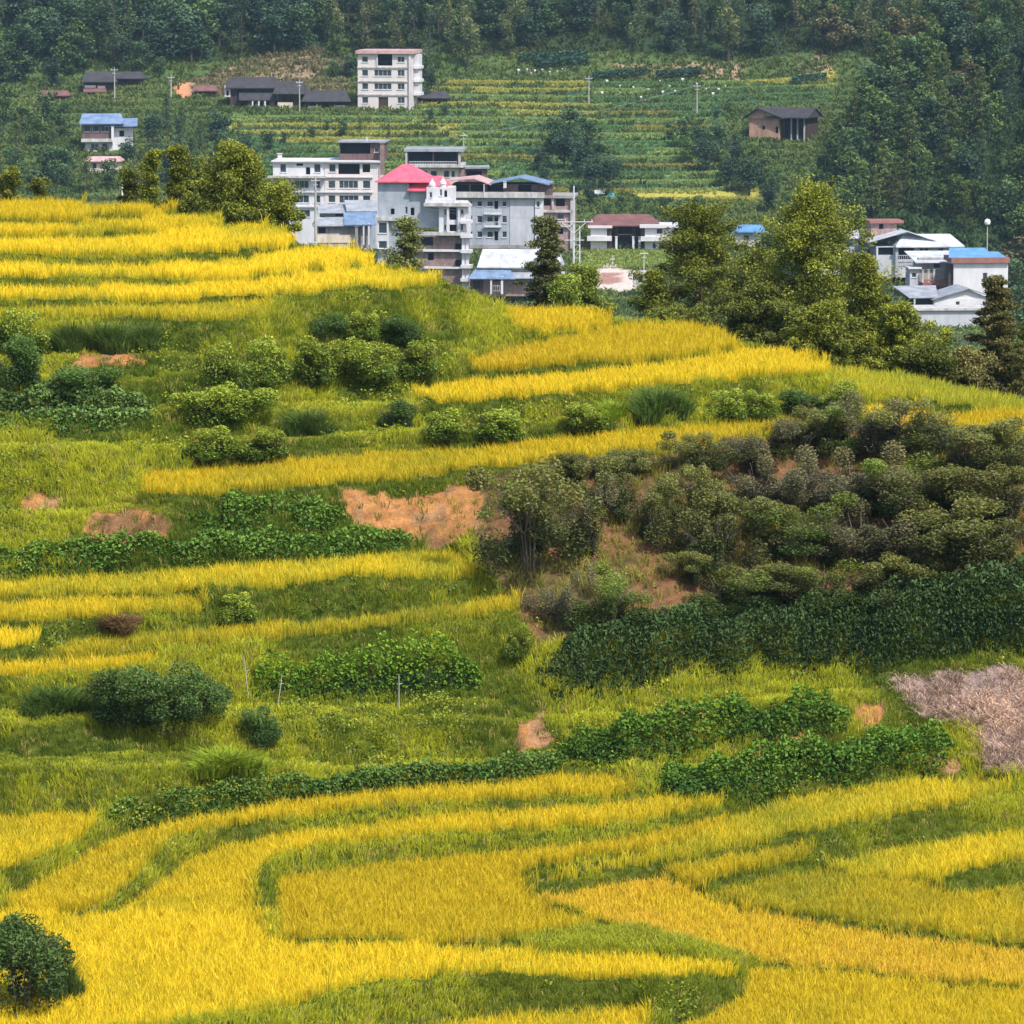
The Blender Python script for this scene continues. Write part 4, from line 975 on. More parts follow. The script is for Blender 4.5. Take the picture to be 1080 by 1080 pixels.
cluster([(455,128,.35),(470,124,.3),(356,66,.9),(368,84,.75),(352,84,.6),(446,84,.7),(455,96,.6),(446,110,.4),(345,140,.35),(362,145,.4),(380,142,.35),(330,148,.35),(300,152,.35),(410,146,.3),(640,232,.35),(655,226,.4),(632,248,.45),(622,220,.5),(700,232,.5),(716,240,.5),(640,212,.45),(735,250,.6),(605,212,.6),(672,226,.35),(735,228,.5),(752,240,.5)], 'standing among the houses and hedges', 'small trees between houses', lw)
cluster([(90,72,.7),(75,82,.7),(130,72,.8),(150,76,.7),(55,96,.8),(168,80,.5)], 'beside the small dark roofed house at the upper left', 'trees at the upper left hamlet', {('broad',2): 3, ('broad',0): 3})
cluster([(905,300,.5),(925,318,.55),(1070,318,.9),(1080,350,.9),(1062,270,.8),(1090,300,.9),(880,262,.5),(1045,262,.7),(955,332,.4)], 'close around the houses at the right', 'trees around the right houses', {('broad',0): 3, ('broad',1): 2})

import collections; print('NAMES', collections.Counter(o.name.split('.')[0] for o in bpy.data.objects if o.parent is None).most_common(8))
# ------------------------------------------------------------------ buildings
class House:
    def __init__(s, name, label, cat, pxc, pyb, Y=None, yaw=0, group=None):
        s.Y = float(far_Y(pyb)) if Y is None else Y; s.pxc, s.pyb = pxc, pyb; s.s = ppm(s.Y)
        s.root = empty(name, at(pxc, pyb, s.Y), R(yaw)); tag(s.root, label, cat, group)
    def X(s, px): return (px-s.pxc)/s.s
    def Z(s, py): return (s.pyb-py)/s.s
    def block(s, x0, x1, yt, yb, mat, yf=0., dp=8., ops=(), sides=(), name='wall', label=None):
        """a storey block with real openings in its front; ops: (x0,y0,x1,y1,kind) in picture points"""
        X0, X1, Z1, Z0 = s.X(x0), s.X(x1), s.Z(yt), s.Z(yb); m = MB(); O = []
        for (a, b, c, d, k) in ops: O.append((max(s.X(a), X0+.05), min(s.X(c), X1-.05), max(s.Z(d), Z0+.02), min(s.Z(b), Z1-.05), k))
        xs = sorted({X0, X1, *[o[0] for o in O], *[o[1] for o in O]}); zs = sorted({Z0, Z1, *[o[2] for o in O], *[o[3] for o in O]})
        for i in range(len(xs)-1):
            for j in range(len(zs)-1):
                cx, cz = (xs[i]+xs[i+1])/2, (zs[j]+zs[j+1])/2
                if any(o[0] < cx < o[1] and o[2] < cz < o[3] for o in O): continue
                m.quad((xs[i], yf, zs[j]), (xs[i+1], yf, zs[j]), (xs[i+1], yf, zs[j+1]), (xs[i], yf, zs[j+1]))
        yb_ = yf+dp
        m.quad((X1, yf, Z0), (X1, yb_, Z0), (X1, yb_, Z1), (X1, yf, Z1)); m.quad((X0, yb_, Z0), (X0, yf, Z0), (X0, yf, Z1), (X0, yb_, Z1))
        m.quad((X0, yf, Z1), (X1, yf, Z1), (X1, yb_, Z1), (X0, yb_, Z1)); m.quad((X1, yb_, Z0), (X0, yb_, Z0), (X0, yb_, Z1), (X1, yb_, Z1))
        w = m.build(name, mat, s.root)
        if label: w['label'] = label
        for (a, b, c, d, k) in O:
            dep = {'w': .22, 'g': .22, 'o': 1.9, 'd': .3, 'n': .9}[k]; r = MB(); y2 = yf+dep
            r.quad((a, yf, c), (a, y2, c), (a, y2, d), (a, yf, d)); r.quad((b, y2, c), (b, yf, c), (b, yf, d), (b, y2, d))
            r.quad((a, yf, d), (a, y2, d), (b, y2, d), (b, yf, d)); r.quad((a, y2, c), (a, yf, c), (b, yf, c), (b, y2, c))
            if k in 'wg':
                f = MB(); t = .09; f.box(a, a+t, y2-.1, y2, c, d); f.box(b-t, b, y2-.1, y2, c, d); f.box(a+t, b-t, y2-.1, y2, d-t, d); f.box(a+t, b-t, y2-.1, y2, c, c+t)
                n = max(1, round((b-a)/1.1)); 
                for q in range(1, n): xx = a+(b-a)*q/n; f.box(xx-.04, xx+.04, y2-.1, y2, c+t, d-t)
                f.box(a-.12, b+.12, yf-.12, yf-.005, c-.13, c-.01)
                fo = f.build('window', M['frame'], s.root)
                p = MB(); p.box(a+t, b-t, y2-.05, y2-.02, c+t, d-t); p.build('pane', M['glass'], fo)
                r.quad((a, y2, c), (b, y2, c), (b, y2, d), (a, y2, d)); r.build('reveal', mat, fo)
            elif k == 'd':
                p = MB(); hm = (a+b)/2
                p.box(a+.05, hm-.02, y2-.08, y2-.02, c, d-.05); p.box(hm+.02, b-.05, y2-.08, y2-.02, c, d-.05); p.box(hm-.12, hm-.07, y2-.13, y2-.08, c+.9, c+1.1)
                po = p.build('door', M['wood'], s.root); r.quad((a, y2, c), (b, y2, c), (b, y2, d), (a, y2, d)); r.build('reveal', mat, po)
            else:
                r.quad((a, y2, c), (b, y2, c), (b, y2, d), (a, y2, d))
                r.box(a+.02, b-.02, yf+.08, yf+.14, c+.95, c+1.02) if d-c > 2 and k == 'o' else None
                r.build('balcony' if k == 'o' else 'opening', M['dark'], s.root)
        for (side, ya, yb2, za, zb) in sides:      # windows on the right (r) or left (l) side: metres back, picture heights
            xx = X1 if side == 'r' else X0; sg = 1 if side == 'r' else -1
            f = MB(); c, d = s.Z(zb), s.Z(za); f.box(min(xx, xx+sg*.07), max(xx, xx+sg*.07), yf+ya, yf+yb2, c, d)
            fo = f.build('window', M['frame'], s.root); p = MB(); p.box(min(xx+sg*.072, xx+sg*.1), max(xx+sg*.072, xx+sg*.1), yf+ya+.12, yf+yb2-.12, c+.12, d-.12); p.build('pane', M['glass'], fo)
        return w
    def band(s, x0, x1, yt, yb, mat, yf=-.6, dp=9.4, name='floor_slab'):
        return MB().box(s.X(x0), s.X(x1), yf, yf+dp, s.Z(yb), s.Z(yt)).build(name, mat, s.root)
    def col(s, px, yt, yb, mat, yf=-.5, w=.35, name='column'):
        x = s.X(px); m = MB().box(x-w/2, x+w/2, yf, yf+w, s.Z(yb), s.Z(yt)); m.box(x-w*.7, x+w*.7, yf-w*.2, yf+w*1.2, s.Z(yt)-.001, s.Z(yt)+.12); return m.build(name, mat, s.root)
    def gable(s, x0, x1, xp, yp, ye, mat, yf=-.8, dp=10, th=.18, wallmat=None, ye2=None, name='roof'):
        """ridge running away from the viewer"""
        a, b, c = s.X(x0), s.X(x1), s.X(xp); zp, ze = s.Z(yp), s.Z(ye); z2 = ze if ye2 is None else s.Z(ye2); m = MB()
        m.slab([(a, yf, ze), (c, yf, zp), (c, yf+dp, zp), (a, yf+dp, ze)], th); m.slab([(c+.003, yf, zp), (b, yf, z2), (b, yf+dp, z2), (c+.003, yf+dp, zp)], th)
        r = m.build(name, mat, s.root)
        if wallmat:
            g = MB(); zb = min(ze, z2)-th
            g.v = [(a+.4, yf+.8, zb), (b-.4, yf+.8, zb), (c, yf+.8, zp-th-.02), (a+.4, yf+1.1, zb), (b-.4, yf+1.1, zb), (c, yf+1.1, zp-th-.02)]
            g.f = [(0,1,2),(5,4,3),(0,3,4,1),(1,4,5,2),(2,5,3,0)]; g.build('gable_wall', wallmat, s.root)
        return r
    def shed(s, x0, x1, yr, ye, mat, yf=-.8, dp=6., th=.15, xs=0, name='roof'):
        """one slope falling towards the viewer: ridge at picture height yr (back), eave at ye"""
        m = MB(); a, b = s.X(x0), s.X(x1); k = xs/s.s
        zr = s.Z(yr); m.slab([(a, yf, s.Z(ye)), (b, yf, s.Z(ye)), (b-k, yf+dp, zr), (a+k, yf+dp, zr)], th); return m.build(name, mat, s.root)
    def saddle(s, x0, x1, yr, ye, mat, yf=-.8, dp=8., hip=0., th=.2, name='roof', ovx=0.):
        """ridge along the facade; hip = how far in the ridge ends"""
        m = MB(); a, b = s.X(x0), s.X(x1); h = hip/s.s; zr, ze = s.Z(yr), s.Z(ye); ym = yf+dp/2
        A = (a, yf, ze); B = (b, yf, ze); C_ = (b, yf+dp, ze); D = (a, yf+dp, ze); E = (a+h, ym, zr); F_ = (b-h, ym, zr)
        m.slab([A, B, F_, E], th); m.slab([C_, D, E, F_], th)
        if h > 0: m.slab([D, A, E], th); m.slab([B, C_, F_], th)
        else:
            m.v += [(a+.3, yf+.6, ze-.1), (a+.3, yf+dp-.6, ze-.1), (a+.3, ym, zr-th), (b-.3, yf+.6, ze-.1), (b-.3, yf+dp-.6, ze-.1), (b-.3, ym, zr-th)]; n = len(m.v)
            m.f += [(n-6, n-5, n-4), (n-3, n-1, n-2)]
        return m.build(name, mat, s.root)
    def rail(s, x0, x1, yt, yb, mat, yf=-.65, name='railing'):
        m = MB(); a, b = s.X(x0), s.X(x1); z0, z1 = s.Z(yb), s.Z(yt); m.box(a, b, yf, yf+.08, z1-.08, z1); m.box(a, b, yf, yf+.08, z0, z0+.08)
        n = max(2, int((b-a)/.35))
        for i in range(n+1): x = a+(b-a)*i/n; m.box(x-.03, x+.03, yf+.01, yf+.07, z0+.08, z1-.08)
        return m.build(name, mat, s.root)
def grid_ops(xs, ys, k='w'): return [(a, c, b, d, k) for (a, b) in xs for (c, d) in ys]

# 1 four storey house standing alone
h = House('apartment_house', 'tall four storey pinkish white house standing alone above the far fields', 'house', 405, 117, yaw=-9)
ops = grid_ops([(381.5,388)], [(60,66),(74,80.5),(88,94.5),(102.5,109)])+grid_ops([(419.5,427)], [(60,66),(74,80.5),(88,94.5),(102.5,109)])+[(398.5,57.5,414,69.5,'o'),(394.5,74,413,80.5,'g'),(394.5,88,413,94.5,'g'),(399,102.5,409.5,116,'d')]
h.block(377, 434, 57, 117.5, M['pinkwhite'], 0, 11, ops, sides=[('r', 3, 5, 61, 67), ('r', 3, 5, 75, 81), ('r', 3, 5, 89, 95)])
h.band(375.5, 437, 53.5, 57, M['palepink'], -.8, 12.6, 'roof'); h.band(376.6, 434.5, 71, 72.3, M['slab'], -.25, .24); h.band(376.6, 434.5, 85.5, 86.6, M['slab'], -.25, .24); h.band(376.6, 434.5, 99.5, 100.8, M['slab'], -.25, .24)
h.block(434.3, 440, 58, 100, M['white'], 3.5, 4, [], name='balcony_block'); h.col(433, 57.5, 118, M['white'], -.45, .5); h.col(398, 57.5, 71, M['white'], -.3, .28)
h.band(434.3, 441.5, 98, 101, M['white'], 2.9, 5); h.band(434.3, 441.5, 84, 87, M['white'], 2.9, 5); h.band(434.3, 441.5, 70, 73, M['white'], 2.9, 5)

# 2 long white block at the left of the village
h = House('apartment_house', 'long white four storey block with a brown roof room, leftmost in the village', 'house', 344, 264, yaw=-4)
lo = [(295.5,173,302,182,'w'),(323,176.5,327.5,184,'n'),(331.5,173,338.5,182,'w'),(313,172.5,320,175,'n'),(306,190.5,326,198.5,'w'),(331.5,190.5,338,198.5,'w'),(293,191,300,198,'w'),(308,206,326,214,'w'),(331.5,206,338,214,'w'),(295,206,302,213,'w'),(316,221.5,327,229,'w'),(297,221,304,229,'w')]
h.block(288, 343, 171, 265, M['white'], 0, 11, lo)
ro = [(347.5,173,354.5,181.5,'g'),(357.5,172.8,380,183.5,'o'),(383,173,391,181.5,'n')]+[(346.5,190.5,354,198.5,'w'),(358,190.5,378,198.5,'g'),(383,190.5,391,198.5,'w'),(346.5,206,354,213.5,'w'),(358,206,378.5,214,'g'),(383,206,391,213,'w'),(346.5,222,354,229,'w')]
h.block(343.02, 400, 171.2, 265, M['pinkwhite'], -.12, 11.2, ro, sides=[('r', 3, 6, 190, 205)])
for y in (187.2, 203, 218.5): h.band(287.6, 394, y-1.2, y, M['white'], -.5, .36)
h.band(286.5, 344.5, 169.6, 171, M['white'], -.7, 12.2, 'parapet'); h.band(344.6, 402, 169.2, 171, M['white'], -.9, 12.4, 'parapet')
h.band(283, 345, 185.2, 187.4, M['slab'], -1.6, 1.0, 'balcony')
h.block(357.5, 405, 150.8, 169.1, M['brownwall'], 1.5, 8, [(358.5,151.6,390.5,162.5,'o'),(394.5,156,399.5,161,'w')], name='roof_room')
h.band(356, 407, 149.3, 150.6, M['greyroof'], .8, 9.6, 'roof'); h.col(404, 151, 184, M['brick'], -.6, .8)
h.col(294, 163, 169.4, M['white'], 2, .8, 'water_tank'); h.col(386, 146, 149.2, M['steel'], 3, .3, 'chimney')

# 3 sheds before the white block
h = House('shed', 'low grey shed with a faded blue roof before the long white block', 'shed', 365, 264, Y=960, yaw=3)
h.block(335, 388, 238.5, 262, M['concrete'], 0, 6, [(336,240,343.5,246,'n'),(374,240,379,247,'n')]); h.band(334.6, 376, 247.2, 256, M['cream'], -.14, .13, 'low_wall')
h.saddle(330, 390, 230, 238, M['greyroof'], -.8, 7.6, 4); h.band(331, 381, 236.8, 238.2, M['slab'], -.95, .12)
h.shed(363, 397, 225.5, 236.5, M['blueroof'], -1.4, 6.5, xs=0); h.col(389, 236, 258, M['white'], -1.3, .35); h.col(383.5, 236, 258, M['white'], -1.3, .3); h.col(376, 239, 258, M['concrete'], -1.3, .6)
h = House('canopy', 'sagging grey sheet canopy stretched between the white block and the pink roofed house', 'canopy', 368, 264, Y=975)
h.shed(335, 373, 217, 224, M['greyroof'], -1, 5); h.shed(366, 400, 212, 222, M['greyroof'], -1.6, 5, xs=-3); h.block(336, 397, 223, 262, M['grey'], .6, 4, [(338,227,343,233,'w'),(354,222.5,362,228,'n')])
for x in (337, 372, 397): h.col(x, 222, 262, M['steel'], -1.3, .15)

# 5,6 behind
h = House('apartment_house', 'house with an open dark top storey and flat roof behind the pink roofed house', 'house', 458, 225, yaw=-3)
h.block(429, 489, 176.5, 226, M['cream'], 0, 9, [(446,180,451,187,'w'),(454,180,461,187,'w'),(468,180,474,187,'w'),(476,180,480,187,'w'),(432,180,440,187,'w')])
h.band(426, 489, 173.5, 176.4, M['slab'], -1.2, 10.6); h.block(429, 484, 160, 173.4, M['brownwall'], .3, 8, [(431,160.4,456,172.8,'o'),(458,160.4,481.5,172.8,'o')], name='roof_room')
h.band(426.5, 489.5, 157, 159.8, M['greyroof'], -1.2, 11, 'roof'); h.col(485, 159.9, 173.4, M['slab'], -.8, .5); h.col(429, 159.9, 173.4, M['slab'], -1, .4); h.col(487.5, 176.5, 200, M['brick'], -.4, 1.1)
h.rail(432, 482, 170, 173.2, M['steel'], -1.0)
h = House('house', 'small dark brown house behind, between the open topped house and the blue gable', 'house', 502, 222, yaw=0)
h.block(489.5, 514, 178, 222, M['brownwall'], 0, 6, [(492,180,508,186,'o')]); h.band(488, 516, 176, 177.8, M['greyroof'], -.8, 7.4, 'roof')

# 7 long grey building
h = House('apartment_house', 'long light grey three storey building with blue and pale pink attic roofs', 'house', 525, 268, yaw=-5)
yr = [(212,217.8),(227.5,235),(244,250.5)]
ops = grid_ops([(480,485),(491.5,498),(503,508.7),(529.5,534.5)], yr)+grid_ops([(513.5,520)], yr, 'g')+grid_ops([(521.5,525.5)], [(212,221),(228,237.5),(244,253.5)], 'n')
h.block(476, 564.5, 208.5, 268, M['grey'], 0, 11, ops)
h.block(538, 563, 210, 262, M['palegrey'], -.12, .11, [], name='blank_panel')
h.block(564.6, 573, 209, 262, M['white'], -.3, 9, [(566,212,569.5,218,'w')], name='stair_wall')
h.band(472, 574.5, 202.5, 208.3, M['slab'], -1.1, 13, 'parapet')
for y in (226, 239.5): h.band(511, 529, y-1.6, y, M['white'], -1.0, .98, 'balcony')
for y in (226, 239.5): h.rail(511.4, 528.6, y-6, y-1.7, M['steel'], -.98)
h.band(476, 564.5, 258, 262, M['concrete'], -.35, .34)
h.block(476, 568, 194.5, 202.4, M['brownwall'], 1.2, 8, [(478,195,494,202,'o'),(496,195,510,202,'o'),(513,195,530,202,'o'),(546,195,560,202,'o')], name='attic')
h.gable(470, 518.5, 500, 187.5, 190.8, M['palepink'], -1.3, 12, ye2=194.2); h.gable(511, 580, 549, 186.8, 194.2, M['blueroof'], -1.0, 12, wallmat=None)
h.col(533, 191.5, 198, M['white'], -1.0, .6, 'water_tank'); h.col(511, 194.5, 208, M['white'], -1.2, .18)
h.col(575, 194.5, 208, M['brownwall'], 1.0, 2.6)

# 8 brick frame
h = House('house', 'unfinished brick house with two dark top openings, right end of the main village group', 'house', 588, 268, yaw=-5)
h.block(571, 604, 209, 270, M['pinkbrick'], .3, 9, [(572,209.6,580.5,217,'n'),(586,209.4,595.5,217.5,'n'),(587,225,594.5,231.5,'w'),(576,241,582,247,'n'),(588,241,594,247,'n')])
h.band(570, 606, 206, 208.8, M['concrete'], -.6, 10.6, 'roof'); h.band(570, 605, 221.5, 224, M['slab'], -.3, .58); h.band(570, 605, 237, 239.5, M['slab'], -.3, .58)
h.col(603, 209, 262, M['slab'], -.3, .5); h.col(571.5, 209, 262, M['slab'], -.3, .5); h.col(583, 209, 221, M['slab'], -.2, .45)

# 4 pink roofed house, nearest
h = House('house', 'tall house with bright pink hipped roofs and a white balcony tower', 'house', 445, 306, Y=935, yaw=-7)
h.block(398, 431.5, 191, 306, M['grey'], 0, 10, [(427,218,430,226,'w'),(412,220,416,226,'n')]); h.block(431.55, 464, 200, 240, M['grey'], .25, 9.5, [(433,219,437,227,'n')])  # grey left walls: the shade on them is put into the wall colour
h.band(396, 434, 228.8, 232.5, M['slab'], -1.2, 1.18, 'balcony'); h.block(398.2, 410, 233, 262, M['white'], -.9, .88, [(399.5,234.5,408.5,246,'g'),(399.5,254,408.5,263,'g')], name='bay')
h.saddle(396, 453, 174.8, 191.2, M['pinkroof'], -1, 12.5, 24); h.saddle(430, 473, 186.5, 200.2, M['pinkroof'], -.9, 10, 9)
h.block(451, 478, 197, 216, M['white'], -1.2, 6, [(454,202,457,208,'w'),(465,199,467.5,206,'w'),(470,200,473,207,'n')], name='balcony_tower')
h.band(450, 478, 209.5, 216.6, M['white'], -1.7, .48, 'parapet')
for x, y in ((456.5, 196.6), (468, 195)):          # two onion finials
    m = MB(); cx, cz = h.X(x), h.Z(y); prof = [(.6,-.5),(.6,.1),(.72,.25),(.66,.6),(.38,1.0),(.12,1.3),(.04,1.7)]
    for i in range(len(prof)-1): m.tube((cx, -.5, cz+prof[i][1]), (cx, -.5, cz+prof[i+1][1]), prof[i][0], prof[i+1][0], 12)
    m.build('dome', M['white'], h.root)
h.band(449, 497, 213, 216.6, M['slab'], -2.4, .65, 'canopy_slab'); h.saddle(478, 496.5, 211, 216.4, M['slab'], -1.7, 5, 3)
h.block(464.2, 492, 217, 247, M['white'], -1.2, 9, [(469.5,219.5,472,226,'w'),(475.5,218,483,231,'o'),(487,220,490.5,225,'w'),(469.5,236,472,242,'w'),(475.5,236,483,243,'n'),(487,235,490,242,'w')], name='balcony_wing')
h.band(438, 498, 243.8, 247.2, M['slab'], -2.2, 1.0); h.block(440, 490, 247.4, 306, M['brick'], -.6, 9, [(444.5,249.5,457.5,258.5,'n'),(481,256,487,262,'n'),(452,266.5,458,274,'n'),(481,273.5,487,280,'n')], name='brick_storey')
h.band(441, 494, 262.4, 264.6, M['white'], -1.4, .78); h.band(448, 496, 280.6, 282.6, M['white'], -1.4, .78)
for x in (490.5, 494.5): h.col(x, 247.4, 306, M['white'], -1.9, .55)
h.col(486, 217, 243, M['white'], -2.0, .3); h.col(474.3, 217, 243, M['white'], -2.0, .3)
for y in (231, 246, 262, 278, 292): h.band(488, 499.5, y, y+3.4, M['white'], -2.7, 2.6, 'balcony')

# 9 sheds below
h = House('shed', 'brick shed with a big pale metal roof and a blue lean-to beside the lone conifer', 'shed', 535, 309, Y=925, yaw=-4)
h.saddle(503, 592, 264.5, 281.5, M['whiteroof'], -.6, 11, 4); h.block(507, 590, 281.8, 296, M['slab'], .4, 8, []); h.shed(494, 545, 282.6, 292.5, M['blueroof'], -3, 3.2, xs=8); h.shed(540, 596, 286, 292, M['greyroof'], -2.4, 2.6)
h.block(510, 592, 293, 312, M['pinkbrick'], -.6, 1, [(522,291,530,296,'n'),(556,295,566,302,'w'),(574,295,580,306,'d')]); h.block(496, 512, 294, 312, M['brownwall'], -.5, 4, [(499,296,507,309,'d')])
h.col(530.5, 291, 309, M['white'], -2.8, .4); h.col(519, 293, 309, M['white'], -2.8, .3); h.rail(519, 530, 300, 306, M['slab'], -2.8)

# 10 two winged white house
h = House('house', 'white house of two wings joined by a dark hall under a brown hipped roof', 'house', 668, 264, yaw=0)
h.block(641, 681, 238, 265, M['wood'], 1.2, 9, [(652,238.5,666.5,262,'o'),(644,244,649,256,'n'),(671,240,676,250,'n')]); h.saddle(619, 697, 227.5, 237.6, M['redtile'], -.4, 12, 12)
for x in (650, 668, 674.5): h.col(x, 250, 264, M['white'], .1, .45)
h.band(652, 667, 247, 248, M['wood'], .3, .3, 'beam')
h.block(623, 639.5, 240.2, 264, M['white'], -.6, 7, [(640,243,640.2,246,'n')]); h.band(620, 645.5, 237.7, 240.1, M['white'], -1.5, 8.6, 'roof'); h.band(619, 645, 248.5, 253.5, M['white'], -1.8, 1.18, 'balcony')
h.col(642.5, 240.2, 264, M['wood'], -.2, .9)
h.block(680, 711, 240.2, 264, M['white'], -.6, 7, [(692.3,240.6,698.8,246.5,'w'),(688,255.5,692,262,'w'),(695,256,701,263.5,'d'),(703,256,707.5,262,'w')]); h.band(674.5, 716, 236.6, 239.9, M['white'], -1.5, 8.6, 'roof'); h.band(675.5, 719, 249, 253.8, M['white'], -1.8, 1.18, 'balcony'); h.band(710.8, 717, 241, 249, M['wood'], .2, 3, 'store')
h.col(678, 240, 249, M['wood'], -.3, 1.0)

# right group
h = House('house', 'house with large pale roofs and a small pink roof room in the right group', 'house', 965, 292, Y=955, yaw=6)
h.block(922, 950, 237, 256, M['pinkbrick'], 5, 5, [(931,237.4,935.5,243,'n')], name='roof_room'); h.band(920, 957, 234, 236.8, M['redtrim'], 4.3, 6.5, 'roof')
h.gable(912, 985, 955, 243, 254.5, M['whiteroof'], -1.5, 9, ye2=253); h.saddle(941, 1015, 247, 258.8, M['whiteroof'], -3, 8, 12)
h.block(922, 1010, 259.4, 292, M['palegrey'], -1.4, 7, [(946,260.5,962,273,'o'),(924,260,940,268,'n'),(968,261,978,268,'w'),(988,261,994,268,'w')]); h.col(943, 258, 292, M['greyroof'], -2.4, .5)
h.rail(944, 964, 268, 273, M['steel'], -2.4)
h = House('house', 'grey house with a slanting white metal roof in the middle of the right group', 'house', 985, 305, Y=935, yaw=5)
h.block(968, 1004, 272, 306, M['concrete'], 0, 6, [(984,276,992,283,'w')]); h.shed(964, 1006, 266.5, 276, M['whiteroof'], -1.3, 7, xs=-6); h.block(958, 968.3, 283, 306, M['palegrey'], -1.2, 5, [(960,287,965,292,'w')]); h.band(956, 970, 281.2, 282.8, M['white'], -1.8, 6, 'roof')
h.block(970, 1012, 300.4, 313, M['brick'], -3.5, 3, [(972,302,977,310,'n')], name='terrace_wall'); h.band(969, 1014, 296.6, 300.2, M['redtrim'], -4.2, 4.2, 'parapet'); h.band(970.5, 1013, 293, 294.6, M['redtrim'], -4.1, .4, 'parapet')
for x in (971, 977, 983): h.col(x, 284, 300, M['slab'], -2.2, .35)
h = House('house', 'white house with a red cornice and bright blue roof sheets in the right group', 'house', 1034, 322, Y=925, yaw=4)
h.block(1005, 1063, 277, 322, M['white'], 0, 8, [(1036,287.6,1041,295.8,'w')], sides=[('l', 2, 4, 285, 293)]); h.band(1002, 1064.5, 271.6, 276.8, M['redtrim'], -.7, 9.6, 'cornice'); h.shed(1000, 1050, 263.5, 271.2, M['tarp'], .5, 6, xs=6); h.shed(1040, 1061, 267, 271.3, M['tarp'], 1, 4, xs=4)
h.block(1000, 1005.2, 279, 300, M['wood'], .6, 4, [])
h = House('shed', 'white gabled shed with grey roof and dark open side, lowest in the right group', 'shed', 1014, 334, Y=905, yaw=8)
h.block(984, 1046, 315, 334, M['white'], 0, 8, [(1007.5,317.8,1012,323.5,'w')], sides=[]); h.gable(981, 1049, 1021, 303.5, 315, M['greyroof'], -.6, 10, wallmat=M['white'], ye2=313.5); h.block(962, 984.3, 313, 334, M['dark'], 1.2, 6, [], name='painted_open_side'); h.shed(957, 988, 304, 313, M['greyroof'], -.3, 8, xs=-8); h.col(963, 313.2, 334, M['slab'], -.2, .3)  # open side is a closed box, its shade put into the dark colour
h = House('house', 'pale cement house front rising below the white gabled shed', 'house', 1005, 395, Y=880, yaw=4)
h.block(965, 1046, 327, 400, M['palegrey'], 0, 7, [(975,345,982,353,'w'),(1000,345,1007,353,'w')]); h.band(963, 1048, 324.4, 326.8, M['slab'], -.5, 8, 'roof')
# half hidden behind the big pines
h = House('house', 'pale house with a light blue roof glimpsed between the big pines', 'house', 868, 285, Y=945)
h.block(852, 886, 266, 290, M['white'], 0, 7, [(860,270,866,277,'w')]); h.gable(848, 890, 868, 261, 267, M['tarp'], -1, 9, wallmat=M['white'])
h = House('house', 'low house with a pale blue roof glimpsed at the left of the tallest pine', 'house', 790, 262, yaw=0)
h.block(776, 804, 244, 264, M['white'], 0, 7, [(784,248,790,254,'w')]); h.saddle(772, 808, 238, 244, M['tarp'], -1, 9, 4)
h = House('house', 'white house half hidden by the top of the tallest pine at its right', 'house', 902, 285, Y=962)
h.block(884, 918, 250, 286, M['palegrey'], 0, 7, [(890,254,896,261,'w'),(905,254,911,261,'w')]); h.saddle(880, 922, 244, 250.5, M['whiteroof'], -1, 9, 3)

# left and far hamlets
h = House('house', 'blue roofed house with a dark glazed upper floor among trees at the left', 'house', 114, 161, yaw=4)
h.block(87, 118, 130, 146, M['brownwall'], 0, 7, [(88.5,132,96,139,'w'),(98,132,105,139,'w'),(107,132,115,139,'w')], name='upper_storey'); h.band(86, 118.6, 146.2, 149.5, M['slab'], -1.2, 8, 'balcony'); h.block(90, 119, 149.7, 162, M['palegrey'], 0, 7, [(96,151.5,104,159,'w'),(108,151.5,113,160,'d')]); h.block(118.7, 140, 135, 162, M['white'], .6, 6, [(126,138,131,144,'n')], name='side_wing')
h.saddle(84, 131, 120.5, 130, M['blueroof'], -1.4, 10, 3); h.shed(110, 145, 126, 132.8, M['blueroof'], -1, 7.4); h.col(119, 133, 150, M['white'], -1, .6)
h = House('house', 'small cream house below the blue roofed house at the left', 'house', 108, 185, yaw=-4)
h.block(91, 124, 169.5, 186, M['cream'], 0, 6, [(112,171,116,181,'n'),(97,172,102,178,'w')]); h.saddle(88.5, 127, 165.5, 169.8, M['palepink'], -.8, 7.6, 2)
h = House('farmhouse', 'small dark roofed farmhouse with white wall patches at the upper left', 'farmhouse', 105, 101, yaw=6)
h.block(89, 120, 86, 102, M['wood'], 0, 7, [(100,94,104,99,'n')]); h.saddle(86, 124, 76, 86, M['tileroof'], -1.2, 10, 5); h.band(89.4, 101, 90, 92.5, M['white'], -.15, .13, 'white_panel'); h.band(103, 111, 90.5, 93, M['white'], -.15, .13, 'white_panel'); h.shed(88, 112, 93, 96.5, M['redtile'], -2, 1.9)
h = House('farmhouse', 'dark roofed outbuilding right of the small farmhouse at the upper left', 'farmhouse', 135, 92, yaw=-6)
h.block(122, 148, 82, 93, M['wood'], 0, 6, [(130,84,134,89,'n')]); h.saddle(119, 151, 76, 82.5, M['tileroof'], -1, 8, 4)
h = House('farmhouse', 'low brown hut at the far left below the small farmhouse', 'farmhouse', 58, 108, yaw=4)
h.block(44, 72, 100, 109, M['brownwall'], 0, 6, [(52,102,56,107,'n'),(62,101.5,65,105,'n')]); h.saddle(42, 74, 96, 100.5, M['redtile'], -1, 8, 3)
h = House('farmhouse', 'long dark tiled farmhouse with a white end wall left of the four storey house', 'farmhouse', 263, 114, yaw=3)
